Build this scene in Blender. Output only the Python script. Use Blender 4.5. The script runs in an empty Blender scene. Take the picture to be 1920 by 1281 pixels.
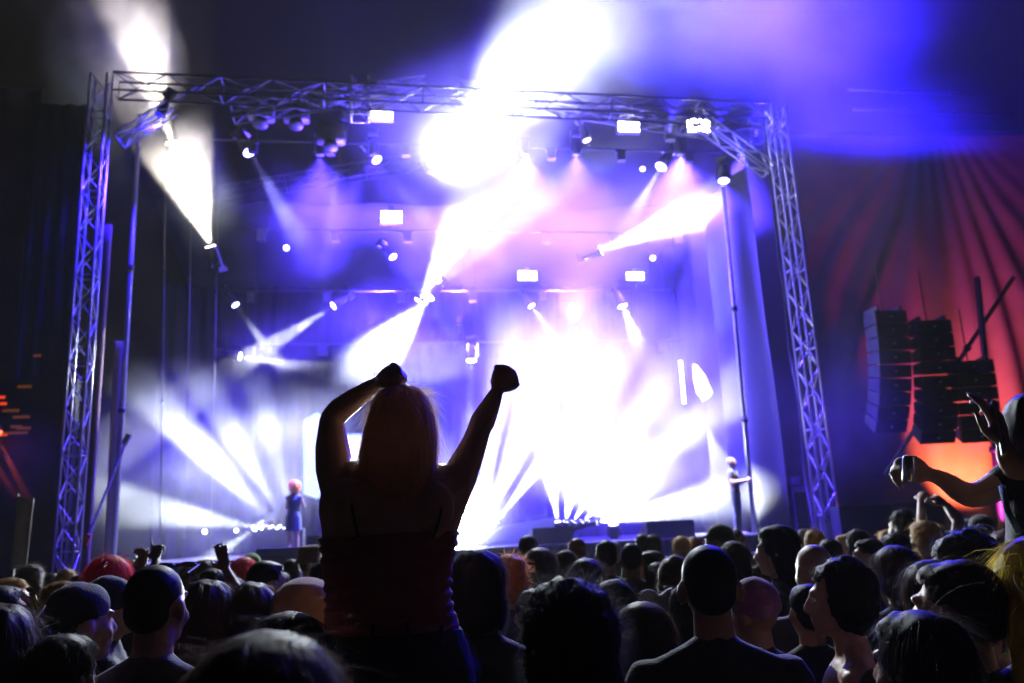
import bpy, bmesh, math, random
import numpy as np
from mathutils import Vector, Matrix, noise
from mathutils.bvhtree import BVHTree
random.seed(7); np.random.seed(7)
SC = bpy.context.scene
COL = SC.collection
PI = math.pi
PWR = 0.1
# ------------------------------------------------------------------ camera
F, W, H = 1550.0, 1920.0, 1281.0
_u = Vector((-316/F, 6740.5/F, -1.0)).normalized()
_f = Vector((0, 0, -1.0)); _y = (_f - _u*_f.dot(_u)).normalized(); _x = _y.cross(_u)
ROT = Matrix((_x, _y, _u))
EYE = Vector((0, 0, 1.8))
cam = bpy.data.cameras.new("camera"); camo = bpy.data.objects.new("camera", cam); COL.objects.link(camo)
camo.matrix_world = Matrix.Translation(EYE) @ ROT.to_4x4()
cam.sensor_width = 36.0; cam.lens = F/W*36.0; cam.clip_start = 0.05; cam.clip_end = 600
cam.dof.use_dof = True; cam.dof.focus_distance = 2.35; cam.dof.aperture_fstop = 3.2
SC.camera = camo
# ------------------------------------------------------------------ night sky, exposure
wd = bpy.data.worlds.new("World"); SC.world = wd; wd.use_nodes = True
nt = wd.node_tree; bg = nt.nodes["Background"]
sky = nt.nodes.new("ShaderNodeTexSky"); sky.sky_type = 'NISHITA'; sky.sun_disc = False
sky.sun_elevation = math.radians(-3); sky.sun_rotation = math.radians(200)
nt.links.new(sky.outputs[0], bg.inputs[0]); bg.inputs[1].default_value = 0.0006
b2 = nt.nodes.new('ShaderNodeBackground'); b2.inputs[0].default_value = (.010, .0068, .0052, 1); b2.inputs[1].default_value = 0.3   # even warm fill added to lift the figures out of black
ads = nt.nodes.new('ShaderNodeAddShader'); nt.links.new(bg.outputs[0], ads.inputs[0]); nt.links.new(b2.outputs[0], ads.inputs[1]); nt.links.new(ads.outputs[0], nt.nodes['World Output'].inputs[0])
SC.view_settings.view_transform = 'Standard'; SC.view_settings.look = 'None'
SC.view_settings.gamma = 1.0; SC.view_settings.exposure = 0.0; SC.view_settings.use_curve_mapping = False
SC.cycles.volume_bounces = 0; SC.cycles.max_bounces = 5; SC.cycles.transparent_max_bounces = 8
SC.cycles.sample_clamp_indirect = 6.0; SC.cycles.volume_step_rate = 1.0
SC.cycles.caustics_reflective = False; SC.cycles.caustics_refractive = False

def P(px, py, d):            # point of the place seen at that pixel of the photograph, d metres ahead
    r = ROT @ Vector(((px-W/2)/F, -(py-H/2)/F, -1.0))
    return EYE + r*(d/r.y)
LT = Vector((-8.57, 16.0, 0)); RT = Vector((6.65, 18.4, 0))
SU = (RT-LT).normalized(); SV = Vector((-SU.y, SU.x, 0)); SW = (RT-LT).length
def S(u, v, z): return LT + SU*u + SV*v + Vector((0, 0, z))    # metres along, behind and above the stage front
def Q(px, py, v):            # where that sight line meets the upright plane v metres behind the stage front
    r = ROT @ Vector(((px-W/2)/F, -(py-H/2)/F, -1.0))
    t = ((LT + SV*v - EYE).dot(SV))/r.dot(SV)
    return EYE + r*t
SROT = math.atan2(SU.y, SU.x)

# ------------------------------------------------------------------ materials
MATS = {}
def mat(name, col, rough=0.6, metal=0.0, noise_s=0, noise_a=0.25, bump=0.0, emit=None, es=0, trans=0, sheen=0, sss=0, bscale=None, spec=None):
    if name in MATS: return MATS[name]
    m = bpy.data.materials.new(name); m.use_nodes = True; MATS[name] = m
    n = m.node_tree.nodes; L = m.node_tree.links; b = n["Principled BSDF"]
    b.inputs["Base Color"].default_value = (*col, 1); b.inputs["Roughness"].default_value = rough
    b.inputs["Metallic"].default_value = metal
    if spec is not None: b.inputs["Specular IOR Level"].default_value = spec
    if sheen: b.inputs["Sheen Weight"].default_value = sheen
    if sss:
        b.inputs["Subsurface Weight"].default_value = sss; b.inputs["Subsurface Radius"].default_value = (1, .25, .1)
        b.inputs["Subsurface Scale"].default_value = 0.012
    if emit:
        b.inputs["Emission Color"].default_value = (*emit, 1); b.inputs["Emission Strength"].default_value = es
        m.cycles.emission_sampling = 'NONE'
    if noise_s:
        tc = n.new("ShaderNodeTexCoord"); nz = n.new("ShaderNodeTexNoise"); nz.inputs["Scale"].default_value = noise_s
        nz.inputs["Detail"].default_value = 5
        mx = n.new("ShaderNodeMix"); mx.data_type = 'RGBA'
        mx.inputs[6].default_value = (*[c*(1-noise_a) for c in col], 1); mx.inputs[7].default_value = (*[min(1, c*(1+noise_a)) for c in col], 1)
        L.new(tc.outputs["Object"], nz.inputs["Vector"]); L.new(nz.outputs["Fac"], mx.inputs[0]); L.new(mx.outputs[2], b.inputs["Base Color"])
        if bump:
            bp = n.new("ShaderNodeBump"); bp.inputs["Strength"].default_value = bump; bp.inputs["Distance"].default_value = 0.01
            n2 = n.new("ShaderNodeTexNoise"); n2.inputs["Scale"].default_value = bscale or noise_s*6; n2.inputs["Detail"].default_value = 3
            L.new(tc.outputs["Object"], n2.inputs["Vector"]); L.new(n2.outputs["Fac"], bp.inputs["Height"]); L.new(bp.outputs[0], b.inputs["Normal"])
    return m

# ------------------------------------------------------------------ small mesh helpers
def add_box(bm, c, s, R=None):
    """box centre c, full size s, optional rotation matrix"""
    vs = []
    for dz in (-1, 1):
        for dx, dy in ((-1, -1), (1, -1), (1, 1), (-1, 1)):
            p = Vector((dx*s[0]/2, dy*s[1]/2, dz*s[2]/2))
            if R: p = R @ p
            vs.append(bm.verts.new(p + Vector(c)))
    for q in ((3, 2, 1, 0), (4, 5, 6, 7), (0, 1, 5, 4), (1, 2, 6, 5), (2, 3, 7, 6), (3, 0, 4, 7)):
        bm.faces.new([vs[i] for i in q])
def frame_of(d):
    d = d.normalized(); a = Vector((0, 0, 1)) if abs(d.z) < 0.9 else Vector((1, 0, 0))
    x = d.cross(a).normalized(); return x, d.cross(x)
def add_tube(bm, pts, r, n=8, cap=True, flat=1.0):
    """swept tube through pts, r number or list"""
    pts = [Vector(p) for p in pts]; rs = r if isinstance(r, (list, tuple)) else [r]*len(pts)
    rings = []; x, y = frame_of(pts[1]-pts[0])
    for i, p in enumerate(pts):
        d = (pts[min(i+1, len(pts)-1)] - pts[max(i-1, 0)]).normalized()
        x = (x - d*x.dot(d)).normalized(); y = d.cross(x)
        rings.append([bm.verts.new(p + (x*math.cos(2*PI*k/n) + y*flat*math.sin(2*PI*k/n))*rs[i]) for k in range(n)])
    for a, b in zip(rings, rings[1:]):
        for k in range(n): bm.faces.new((a[k], a[(k+1) % n], b[(k+1) % n], b[k]))
    if cap: bm.faces.new(rings[0][::-1]); bm.faces.new(rings[-1])
def add_lathe(bm, c, axis, prof, n=16):
    """prof list of (distance along axis, radius)"""
    pts = [Vector(c) + Vector(axis).normalized()*a for a, _ in prof]
    x, y = frame_of(Vector(axis)); rings = []
    for p, (_, r) in zip(pts, prof):
        rings.append([bm.verts.new(p + (x*math.cos(2*PI*k/n) + y*math.sin(2*PI*k/n))*max(r, 1e-4)) for k in range(n)])
    for a, b in zip(rings, rings[1:]):
        for k in range(n): bm.faces.new((a[k], a[(k+1) % n], b[(k+1) % n], b[k]))
    bm.faces.new(rings[0][::-1]); bm.faces.new(rings[-1])
def mesh_of(name, bm, m=None, smooth=False):
    me = bpy.data.meshes.new(name); bmesh.ops.recalc_face_normals(bm, faces=bm.faces); bm.to_mesh(me); bm.free()
    if m: me.materials.append(m)
    if smooth:
        me.polygons.foreach_set("use_smooth", [True]*len(me.polygons))
    return me
def link(name, me, parent=None, loc=None):
    o = bpy.data.objects.new(name, me); COL.objects.link(o)
    if parent is not None: o.parent = parent
    if loc is not None: o.location = loc
    return o
def obj(name, bm, m, parent=None, smooth=False, loc=None):
    return link(name, mesh_of(name, bm, m, smooth), parent, loc)
def tag(o, label=None, cat=None, group=None, kind=None):
    if label: o["label"] = label
    if cat: o["category"] = cat
    if group: o["group"] = group
    if kind: o["kind"] = kind
    return o
def thing(name, label, cat, loc=(0, 0, 0), rotz=0, group=None):
    o = bpy.data.objects.new(name, None); COL.objects.link(o); o.location = loc; o.rotation_euler = (0, 0, rotz)
    o.empty_display_size = .1
    return tag(o, label, cat, group)
def copy_tree(o, parent=None):
    c = o.copy(); COL.objects.link(c); c.parent = parent
    for ch in o.children: copy_tree(ch, c)
    return c
def aim(loc, tgt):           # rotation whose local -Z points from loc to tgt
    return (Vector(tgt)-Vector(loc)).to_track_quat('-Z', 'Y')
def spot(loc, tgt, deg, power, col=(1, 1, 1), blend=.3, r=.04, parent=None):
    l = bpy.data.lights.new("beam_light", 'SPOT'); l.energy = power*PWR; l.color = col; l.spot_size = math.radians(deg)
    l.spot_blend = blend; l.shadow_soft_size = r
    o = bpy.data.objects.new("beam_light", l); COL.objects.link(o)
    o.rotation_mode = 'QUATERNION'; o.rotation_quaternion = aim(loc, tgt); o.location = loc
    return o

# ------------------------------------------------------------------ the haze
def haze_box(name, lo, hi, dens, g, col=(1, 1, 1)):
    bm = bmesh.new(); c = [(a+b)/2 for a, b in zip(lo, hi)]; s = [b-a for a, b in zip(lo, hi)]
    add_box(bm, c, s)
    m = bpy.data.materials.new(name); m.use_nodes = True; n = m.node_tree.nodes; n.clear()
    out = n.new("ShaderNodeOutputMaterial"); pv = n.new("ShaderNodeVolumePrincipled")
    pv.inputs["Color"].default_value = (*col, 1); pv.inputs["Density"].default_value = dens; pv.inputs["Anisotropy"].default_value = g
    m.node_tree.links.new(pv.outputs[0], out.inputs["Volume"])
    o = obj(name, bm, m); return tag(o, kind="stuff")
HZ = haze_box("haze", (-26, -6, -1), (24, 42, 24), 0.0007, 0.25)
# ------------------------------------------------------------------ drifting smoke
def smoke(px, py, v, w, h, d, dens, label=None, ns=2.3, lo=.36, hi=.72, g=.2, tilt=0):
    """soft cloud: centre seen at px,py; half sizes in metres"""
    bm = bmesh.new(); bmesh.ops.create_icosphere(bm, subdivisions=3, radius=1.0)
    m = bpy.data.materials.new("smoke"); m.use_nodes = True; n = m.node_tree.nodes; n.clear(); L = m.node_tree.links
    out = n.new("ShaderNodeOutputMaterial"); pv = n.new("ShaderNodeVolumePrincipled"); pv.inputs["Color"].default_value = (1, 1, 1, 1)
    pv.inputs["Anisotropy"].default_value = g
    tc = n.new("ShaderNodeTexCoord"); ln = n.new("ShaderNodeVectorMath"); ln.operation = 'LENGTH'
    mr = n.new("ShaderNodeMapRange"); mr.interpolation_type = 'SMOOTHSTEP'
    mr.inputs["From Min"].default_value = .96; mr.inputs["From Max"].default_value = .1
    nz = n.new("ShaderNodeTexNoise"); nz.inputs["Scale"].default_value = ns; nz.inputs["Detail"].default_value = 3.0
    mp = n.new("ShaderNodeMapping"); mp.inputs["Location"].default_value = (px*.01, py*.013, v)
    cr = n.new("ShaderNodeMapRange"); cr.inputs["From Min"].default_value = lo; cr.inputs["From Max"].default_value = hi
    cr.inputs["To Min"].default_value = .15
    mu = n.new("ShaderNodeMath"); mu.operation = 'MULTIPLY'; m2 = n.new("ShaderNodeMath"); m2.operation = 'MULTIPLY'; m2.inputs[1].default_value = dens
    L.new(tc.outputs["Object"], ln.inputs[0]); 
    wz = n.new("ShaderNodeTexNoise"); wz.inputs["Scale"].default_value = 1.15; wz.inputs["Detail"].default_value = 1.0; L.new(mp.outputs[0], wz.inputs["Vector"])
    wm = n.new("ShaderNodeMath"); wm.operation = 'MULTIPLY_ADD'; wm.inputs[1].default_value = 1.3; wm.inputs[2].default_value = -.50
    wa = n.new("ShaderNodeMath"); wa.operation = 'ADD'; wx = n.new("ShaderNodeMath"); wx.operation = 'MAXIMUM'
    L.new(wz.outputs["Fac"], wm.inputs[0]); L.new(ln.outputs["Value"], wa.inputs[0]); L.new(wm.outputs[0], wa.inputs[1])
    L.new(wa.outputs[0], wx.inputs[0]); L.new(ln.outputs["Value"], wx.inputs[1]); L.new(wx.outputs[0], mr.inputs["Value"])
    L.new(tc.outputs["Object"], mp.inputs["Vector"]); L.new(mp.outputs[0], nz.inputs["Vector"]); L.new(nz.outputs["Fac"], cr.inputs["Value"])
    L.new(mr.outputs[0], mu.inputs[0]); L.new(cr.outputs[0], mu.inputs[1]); L.new(mu.outputs[0], m2.inputs[0]); L.new(m2.outputs[0], pv.inputs["Density"])
    L.new(pv.outputs[0], out.inputs["Volume"])
    o = obj("smoke", bm, m); o.location = Q(px, py, v); o.rotation_euler = (0, math.radians(tilt), SROT); o.scale = (w, d, h)
    return tag(o, kind="stuff")
smoke(230, 130, 1, 2.0, 2.6, 2.2, .30, tilt=15)
smoke(335, 340, 3, 1.9, 2.4, 2.0, .40)
smoke(1010, 130, 0, 4.2, 3.4, 2.8, .26)
smoke(880, 260, 1.8, 3.8, 3.0, 2.4, .26, lo=.1, hi=.7)
smoke(890, 480, 4.5, 2.8, 2.6, 2.2, .30)
smoke(770, 640, 5.0, 3.4, 2.2, 2.2, .26)
smoke(370, 860, 4.5, 4.8, 3.6, 2.4, .34)
smoke(1140, 780, 3.2, 6.0, 4.4, 2.6, .42)
smoke(1120, 920, 3.2, 4.8, 1.9, 2.2, .6)
smoke(1040, 690, 3.5, 3.4, 2.4, 2.2, .22)
smoke(890, 930, 1.6, 3.6, 2.6, 2.0, .20, lo=.1, hi=.7)
smoke(540, 650, 6.2, 3.0, 2.0, 1.6, .16)
smoke(560, 420, 4.5, 2.6, 2.6, 1.8, .12)
smoke(1270, 400, 4.2, 3.6, 2.0, 1.6, .22)
smoke(1620, 330, -1.6, 5.0, 5.4, 2.6, .10)
smoke(1440, 20, -1.2, 7.5, 5.0, 2.6, .14)
smoke(1640, 760, -1.6, 3.2, 2.8, 1.4, .16)
smoke(1080, 430, 5.2, 7.0, 4.6, 4.6, .08, ns=1.2)
smoke(25, 860, -.5, 1.3, 1.6, .9, .2)
# ------------------------------------------------------------------ stage light
WHITE = (.89, .98, .96); COOL = (.84, .94, 1.0); BLUE = (.065, .030, 1.0); VIO = (.27, .26, 1.0); WARMW = (1, .90, .74); DEEP = (.022, .009, 1.0)
M_BLACK = mat("black_metal", (.012, .012, .014), .45, .3, 30, .3)
M_LENS = {}
def lens_mat(key, col, es):
    return mat("lens_glow_"+key, (.1, .1, .1), .2, emit=col, es=es)
def moving_head(px, py, v, tgt, label, col, deg, power, lens='white', es=30, r=.14, blend=.35, size=1.0):
    loc = Q(px, py, v); t = thing("moving_head_light", label, "stage light", loc, 0, "moving head stage lights")
    q = aim(loc, tgt); d = (Vector(tgt)-loc).normalized(); r *= size
    t.rotation_mode = 'QUATERNION'; t.rotation_quaternion = q
    # head points along local -Z
    bm = bmesh.new(); add_lathe(bm, (0, 0, -.02), (0, 0, 1), [(0, r), (.02, r*1.1), (.12, r*1.1), (.20*size+.1, r*.95), (.34*size+.1, r*.8), (.42*size+.1, r*.5)], 14)
    head = obj("head", bm, M_BLACK, t, True)
    bm = bmesh.new(); add_lathe(bm, (0, 0, -.028), (0, 0, 1), [(0, r*.55), (-.0, r*.9), (.006, r*.96)], 16)
    obj("lens", bm, lens_mat(lens, col, es), head)
    bm = bmesh.new()
    for s in (-1, 1): add_box(bm, (s*r*1.25, 0, .30), (.03, .08, .46))
    add_box(bm, (0, 0, .54), (r*2.6, .12, .04)); obj("yoke", bm, M_BLACK, t)
    bm = bmesh.new(); add_box(bm, (0, 0, .62), (r*2.4, r*2, .12)); obj("base", bm, M_BLACK, t)
    sp = spot((0, 0, -.06), (0, 0, -5), deg, power, col, blend, r*.3); sp.parent = t
    return t
C0 = (.93, .96, .94)
# lights hung in the roof
def T(px, py, v): return Q(px, py, v)
moving_head(322, 270, 3, T(262, 60, 1), "top left beam light throwing a wide warm white cone up and left", WARMW, 32, 150000, 'warm')
moving_head(395, 464, 4, T(325, 260, 3), "beam light left of stage throwing a broad warm white cone straight up", WARMW, 44, 260000, 'warm')
moving_head(468, 284, 4, T(615, 540, 3), "round lit lens at upper left pouring a violet beam down right", VIO, 14, 500000, 'white', size=1.3)
moving_head(706, 299, 4, T(830, 460, 3), "small beam light left of the blinding roof lamp pointing down right", VIO, 13, 300000, 'white')
moving_head(838, 288, 3, T(1080, 60, 0), "blinding white roof lamp above the raised arms with a huge beam to the top", WHITE, 62, 650000, 'hot', 60, size=1.6, blend=1)
moving_head(785, 566, 6, T(905, 395, 5), "beam light above the raised fist throwing a hot white cone up right", WHITE, 46, 700000, 'hot', 60)
moving_head(806, 556, 5.5, T(668, 715, 5), "white beam light beside the hot cone pointing down left through thick smoke", WHITE, 40, 500000, 'hot', 60, blend=.8)
moving_head(736, 481, 6, T(830, 590, 5), "small dim beam light pointing down right under the square white panel", VIO, 14, 120000, 'white', 12, size=.8)
moving_head(1125, 470, 5, T(1330, 388, 4), "beam light right of centre throwing a white cone to the right", WHITE, 26, 420000, 'hot', 60)
moving_head(1240, 312, 4, T(1120, 520, 3.5), "oval lit lens under the right white panel pointing down left", VIO, 14, 250000, 'white', size=1.2)
moving_head(1357, 338, 2, T(1362, 560, 1.5), "beam light atop the right scaffold pole pointing straight down", WHITE, 14, 250000, 'white')
moving_head(441, 571, 7, T(560, 730, 6.5), "small beam light at left of the backdrop pointing down right", C0, 12, 160000, 'white', size=.8)
moving_head(626, 573, 7, T(440, 690, 6), "beam light at left of the backdrop pointing down left across another beam", C0, 14, 300000, 'white', size=.9)
moving_head(449, 668, 7, T(720, 715, 6.5), "low beam light at left of the backdrop pointing flat to the right", C0, 14, 300000, 'white', size=.9)
moving_head(1167, 573, 6, T(1262, 800, 5.5), "bright beam light right of centre pouring a white cone down", WHITE, 25, 800000, 'hot', 60)
moving_head(996, 573, 7, T(1100, 720, 6), "faint beam light over the centre pointing down right", WHITE, 16, 250000, 'white', size=.8)
moving_head(1132, 665, 7, T(1000, 672, 6), "small beam light at centre pointing flat to the left", WHITE, 14, 250000, 'white', 12, size=.8)
moving_head(884, 675, 5, T(872, 950, 4.5), "narrow white beam light between the raised arms pointing down", WHITE, 13, 700000, 'hot', 60, size=.9)
moving_head(720, 676, 6, T(700, 900, 5.5), "white beam light just above the left fist pointing down", WHITE, 14, 60000, 'hot', 60, size=.8)
# floor lights, in rows whose outer heads aim lowest
for k, (tx, ty, dg, pw, lb) in enumerate([(345, 1085, 16, 300000, "floor light beside the singer beaming down over the stage edge"), (235, 950, 17, 900000, "floor light beside the singer beaming flat to the left"), (180, 640, 11, 420000, "floor light beside the singer beaming far up left"), (300, 760, 13, 520000, "floor light beside the singer beaming up left at half height"), (395, 740, 11, 520000, "floor light beside the singer beaming steeply up left"), (462, 640, 11, 420000, "floor light beside the singer beaming almost straight up")]):
    moving_head(478+15*k, 990, 5.5, T(tx, ty, 4.0), lb, COOL, dg*1.3, pw*.6, 'cool', 10, size=.6, blend=.8)
FAN = [(885, 790, 760, 12, .7, "floor light behind the woman beaming left between her arm and hair"), (900, 960, 560, 9, .9, "floor light behind the woman beaming up between the raised fists"), (915, 1090, 530, 13, .7, "floor light behind the woman beaming up right"), (931, 1215, 600, 8, 1.0, "floor light behind the woman beaming right across the other beams"),
       (1046, 985, 620, 12, .55, "floor light right of the booth beaming up left"), (1060, 1150, 560, 16, .7, "floor light right of the booth beaming nearly straight up"), (1074, 1305, 610, 9, 1.0, "floor light right of the booth beaming up right past the bright cone"), (1089, 1490, 640, 9, 1.5, "floor light right of the booth beaming far up right to the right tower"), (1103, 1500, 770, 17, 1.2, "floor light right of the booth beaming at half height to the right"), (1117, 1460, 915, 13, 1.3, "floor light right of the booth beaming low over the right performer")]
for k, (sx, tx, ty, dg, pw, lb) in enumerate(FAN):
    moving_head(sx, 980, 3.2, T(tx, ty, 2.4+.45*(k % 4)), lb, WHITE, dg*1.9, pw*460000, 'fan', 8, size=.55, blend=1)
moving_head(1150, 985, 3.4, T(1130, 700, 2.4), "added wide white floor flood filling the smoke right of the booth", WHITE, 140, 52000, 'flood', 6, size=.9, blend=1)  # added lamp, stands in for the floor lights' spill in the smoke
moving_head(868, 982, 2.5, T(868, 920, -4), "blinding white floor lamp beside the woman's right elbow", WHITE, 85, 95000, 'hot2', 80, r=.2, blend=1)
moving_head(858, 292, 2.6, T(868, 330, -6), "white flood lamp added against the blinding roof lamp for its glare", WHITE, 80, 170000, 'hot', 60, size=1.4, blend=1)  # extra lamp added to throw the roof lamp's glare forward
# blue washes from the roof
W_ = [(1260, 222, 2.6, 1300, -100, -1.2, 105, 600000, DEEP, "blue wash light behind the front truss pointing up, left of three"),
    (1350, 226, 2.6, 1400, -100, -1.2, 105, 800000, DEEP, "blue wash light behind the front truss pointing up, middle of three"),
    (1425, 232, 2.6, 1520, -60, -1.4, 105, 800000, DEEP, "blue wash light behind the front truss pointing up, right of three"),
    (1440, 240, 2.0, 1640, 300, -.6, 130, 700000, DEEP, "blue wash light beside the right tower"),
    (300, 215, .4, 170, 500, -.3, 80, 90000, DEEP, "blue wash light beside the left tower")]
for px, pw, lb in [(600, .3, "leftmost blue wash light of the row on the upper bar"), (700, .8, "blue wash light on the upper bar, second of the row from the left"), (985, 1.0, "blue wash light on the upper bar just right of the blinding lamp"), (1080, 1.0, "blue wash light on the upper bar between the blinding lamp and the white panels"), (1275, 1.0, "blue wash light on the upper bar between the two white panels"), (1390, .8, "rightmost blue wash light of the row on the upper bar")]:
    W_.append((px, 290, 3.5, px+10, 720, 4.5, 110, 760000*pw, BLUE, lb))
for px, pw, lb in [(700, .8, "leftmost blue wash light of the low row before the backdrop pointing up"), (860, 1.0, "blue wash light of the low row above the raised arms pointing up"), (1075, 1.0, "blue wash light of the low row right of the raised fist pointing up"), (1290, 1.0, "rightmost blue wash light of the low row pointing up")]:
    W_.append((px, 610, 7.4, px, 250, 5.0, 115, 760000*pw, BLUE, lb))
for (px, py, v, tx, ty, tv, dg, pw, c, lb) in W_:
    moving_head(px, py, v, T(tx, ty, tv), lb, c, dg, pw, 'dim'+str(px), 1.5, blend=1, size=.8)
# key lights on the performers
moving_head(640, 262, 3.0, T(550, 930, 5), "narrow key light over the stage aimed at the singer", (1, .85, .8), 6, 420000, 'dimk', 3, size=.8)
moving_head(1100, 262, 2.0, Vector((4.7, 18.9, 2.6)), "narrow key light over the stage aimed at the man on stage", (.95, .95, .9), 8, 500000, 'dimk', 3, size=.8)
# ------------------------------------------------------------------ ground, stage, trusses
M_GRD = mat("trampled_ground", (.035, .03, .022), .95, 0, 1.4, .5, .6, bscale=40)
M_DECK = mat("stage_deck", (.05, .05, .055), .38, 0, 3, .4)
M_SKIRT = mat("black_skirt", (.012, .012, .014), .9, 0, 8, .4)
M_ALU = mat("truss_aluminium", (.55, .55, .58), .38, .75, 40, .15)
M_ALUD = mat("dark_truss", (.035, .035, .04), .45, .5, 40, .2)
M_DRAPE = mat("black_drape", (.006, .006, .007), .9, 0, 6, .5)
M_SCRIM = mat("side_scrim", (.12, .10, .115), .9, 0, 1.6, .35, .3, bscale=30)
M_BROWN = mat("brown_scrim", (.07, .04, .028), .9, 0, 2, .4)
M_PALE = mat("pale_fabric", (.45, .42, .40), .85, 0, 4, .2, .3)
M_POLE = mat("galvanised_pole", (.50, .50, .54), .42, .6, 20, .2)

bm = bmesh.new(); bmesh.ops.create_grid(bm, x_segments=60, y_segments=60, size=150)
for v in bm.verts: v.co.z = .02*noise.noise(v.co*.3)
o = obj("ground", bm, M_GRD); o.location = (0, 40, 0); tag(o, kind="structure")
# a far dark tree line beyond the field, for other viewpoints
def sbox(bm, u0, u1, v0, v1, z0, z1):
    R = Matrix.Rotation(SROT, 3, 'Z'); add_box(bm, S((u0+u1)/2, (v0+v1)/2, (z0+z1)/2), (u1-u0, v1-v0, z1-z0), R)
stg = thing("stage_platform", "wide black stage platform spanning between the two truss towers", "stage", S(7.7, 5, 0), SROT)
def lbox(bm, u0, u1, v0, v1, z0, z1): add_box(bm, ((u0+u1)/2-7.7, (v0+v1)/2-5, (z0+z1)/2), (u1-u0, v1-v0, z1-z0))
for i in range(8):
    for j in range(5):
        bm = bmesh.new(); lbox(bm, .3+i*1.85+.01, .3+(i+1)*1.85-.01, .5+j*2.1+.01, .5+(j+1)*2.1-.01, 1.36, 1.5); obj("deck_panel", bm, M_DECK, stg)
bm = bmesh.new()
N = 240
for k in range(N+1):
    u = .3+14.8*k/N - 7.7; y = .44 - 5 + .035*math.sin(k*1.1) + .015*math.sin(k*.37)
    bm.verts.new((u, y, .0)); bm.verts.new((u, y, 1.46))
bm.verts.ensure_lookup_table()
for k in range(N): bm.faces.new([bm.verts[i] for i in (2*k, 2*k+2, 2*k+3, 2*k+1)])
obj("skirt", bm, M_SKIRT, stg, True)
# crowd barrier in front of the stage
bar = thing("crowd_barrier", "low steel crowd barrier along the foot of the stage", "barrier", S(7.7, -1.6, 0), SROT)
bm = bmesh.new(); add_box(bm, (0, 0, .6), (15, .03, 1.1)); obj("panel", bm, M_ALUD, bar)
bm = bmesh.new(); add_box(bm, (0, 0, 1.18), (15, .08, .05)); obj("rail", bm, M_ALU, bar)

def truss(name, label, cat, p0, p1, wdt=.42, bay=.5, m=None, rc=.026, rb=.013, side=None, group=None):
    p0, p1 = Vector(p0), Vector(p1); d = p1-p0; Ln = d.length; z = d.normalized()
    x = Vector(side) if side else SU; x = (x - z*x.dot(z)).normalized(); y = z.cross(x)
    t = thing(name, label, cat, (0, 0, 0), 0, group); t.rotation_mode = 'QUATERNION'
    t.matrix_world = Matrix.Translation(p0) @ Matrix((x, y, z)).transposed().to_4x4()
    m = m or M_ALU; h = wdt/2
    bm = bmesh.new(); add_tube(bm, [(0, 0, 0), (0, 0, Ln)], rc, 8); me = mesh_of("chord", bm, m, True)
    for sx in (-h, h):
        for sy in (-h, h): link("chord", me, t, (sx, sy, 0))
    nb = max(2, round(Ln/bay)); b = Ln/nb; bm = None; ms = {}
    def seg(a, c):
        k = tuple(round(q, 4) for q in (*a, *c))
        if k not in ms:
            bm = bmesh.new(); add_tube(bm, [a, c], rb, 5, False); ms[k] = mesh_of("brace", bm, m, True)
        return ms[k]
    cor = [(-h, -h), (h, -h), (h, h), (-h, h)]
    for i in range(nb):
        for f in range(4):
            a, c = cor[f], cor[(f+1) % 4]
            if (i+f) % 2: a, c = c, a
            link("brace", seg((a[0], a[1], 0), (c[0], c[1], b)), t, (0, 0, i*b))
        if i % 4 == 0:
            for f in range(0, 4):
                a, c = cor[f], cor[(f+1) % 4]; link("brace", seg((a[0], a[1], 0), (c[0], c[1], 0)), t, (0, 0, i*b))
    return t
ZT = 11.75
tl = truss("truss_tower", "tall lattice truss tower at the left corner of the stage lit violet", "truss tower", S(0, 0, 0), S(0, 0, ZT), .34, .46)
tr = truss("truss_tower", "tall lattice truss tower at the right corner of the stage", "truss tower", S(SW, 0, 0), S(SW, 0, ZT-.2), .34, .46)
for t, u in ((tl, 0), (tr, SW)):
    bm = bmesh.new(); add_box(bm, (0, 0, .06), (1.0, 1.0, .12)); obj("base_plate", bm, M_ALUD, t)
truss("front_truss", "horizontal truss across the top of the stage front between both towers", "truss", S(.3, 0, 11.55), S(SW-.3, 0, 11.35), .42, .55, side=(0, 0, 1), m=M_ALUD)
for k, u in enumerate([2.1, 4.0, 5.9, 7.6, 9.8, 11.0, 12.6]):
    pass
# corner struts
truss("corner_truss", "short slanting truss bracing the right tower under the front truss", "truss", S(SW-.35, 0, 9.9), S(SW-2.0, 0, 11.2), .3, .4, rc=.02, rb=.011)
truss("corner_truss", "short slanting truss bracing the left tower under the front truss", "truss", S(.35, .3, 10.4), S(1.4, .3, 11.25), .26, .4, rc=.02, rb=.011)
# roof rafters
truss("roof_truss", "roof truss rising to the centre just behind the front truss at upper left", "truss", Q(436, 214, 2), Q(800, 160, 2), .36, .5, side=(0, 0, 1), rc=.022, rb=.011, m=M_ALUD)
truss("roof_truss", "roof truss rising to the centre deeper over the stage at left", "truss", Q(380, 372, 6.5), Q(830, 296, 6.5), .42, .6, side=(0, 0, 1), rc=.022, rb=.011, m=M_ALUD)
truss("roof_truss", "roof truss falling away to the right behind the front truss", "truss", Q(860, 168, 2), Q(1440, 262, 2), .36, .5, side=(0, 0, 1), rc=.022, rb=.011, m=M_ALUD)
truss("hanging_truss", "short upright truss piece hanging under the front truss above the stage", "truss", Q(675, 222, .5), Q(675, 150, .5), .40, .42, rc=.024, rb=.014)
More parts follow.
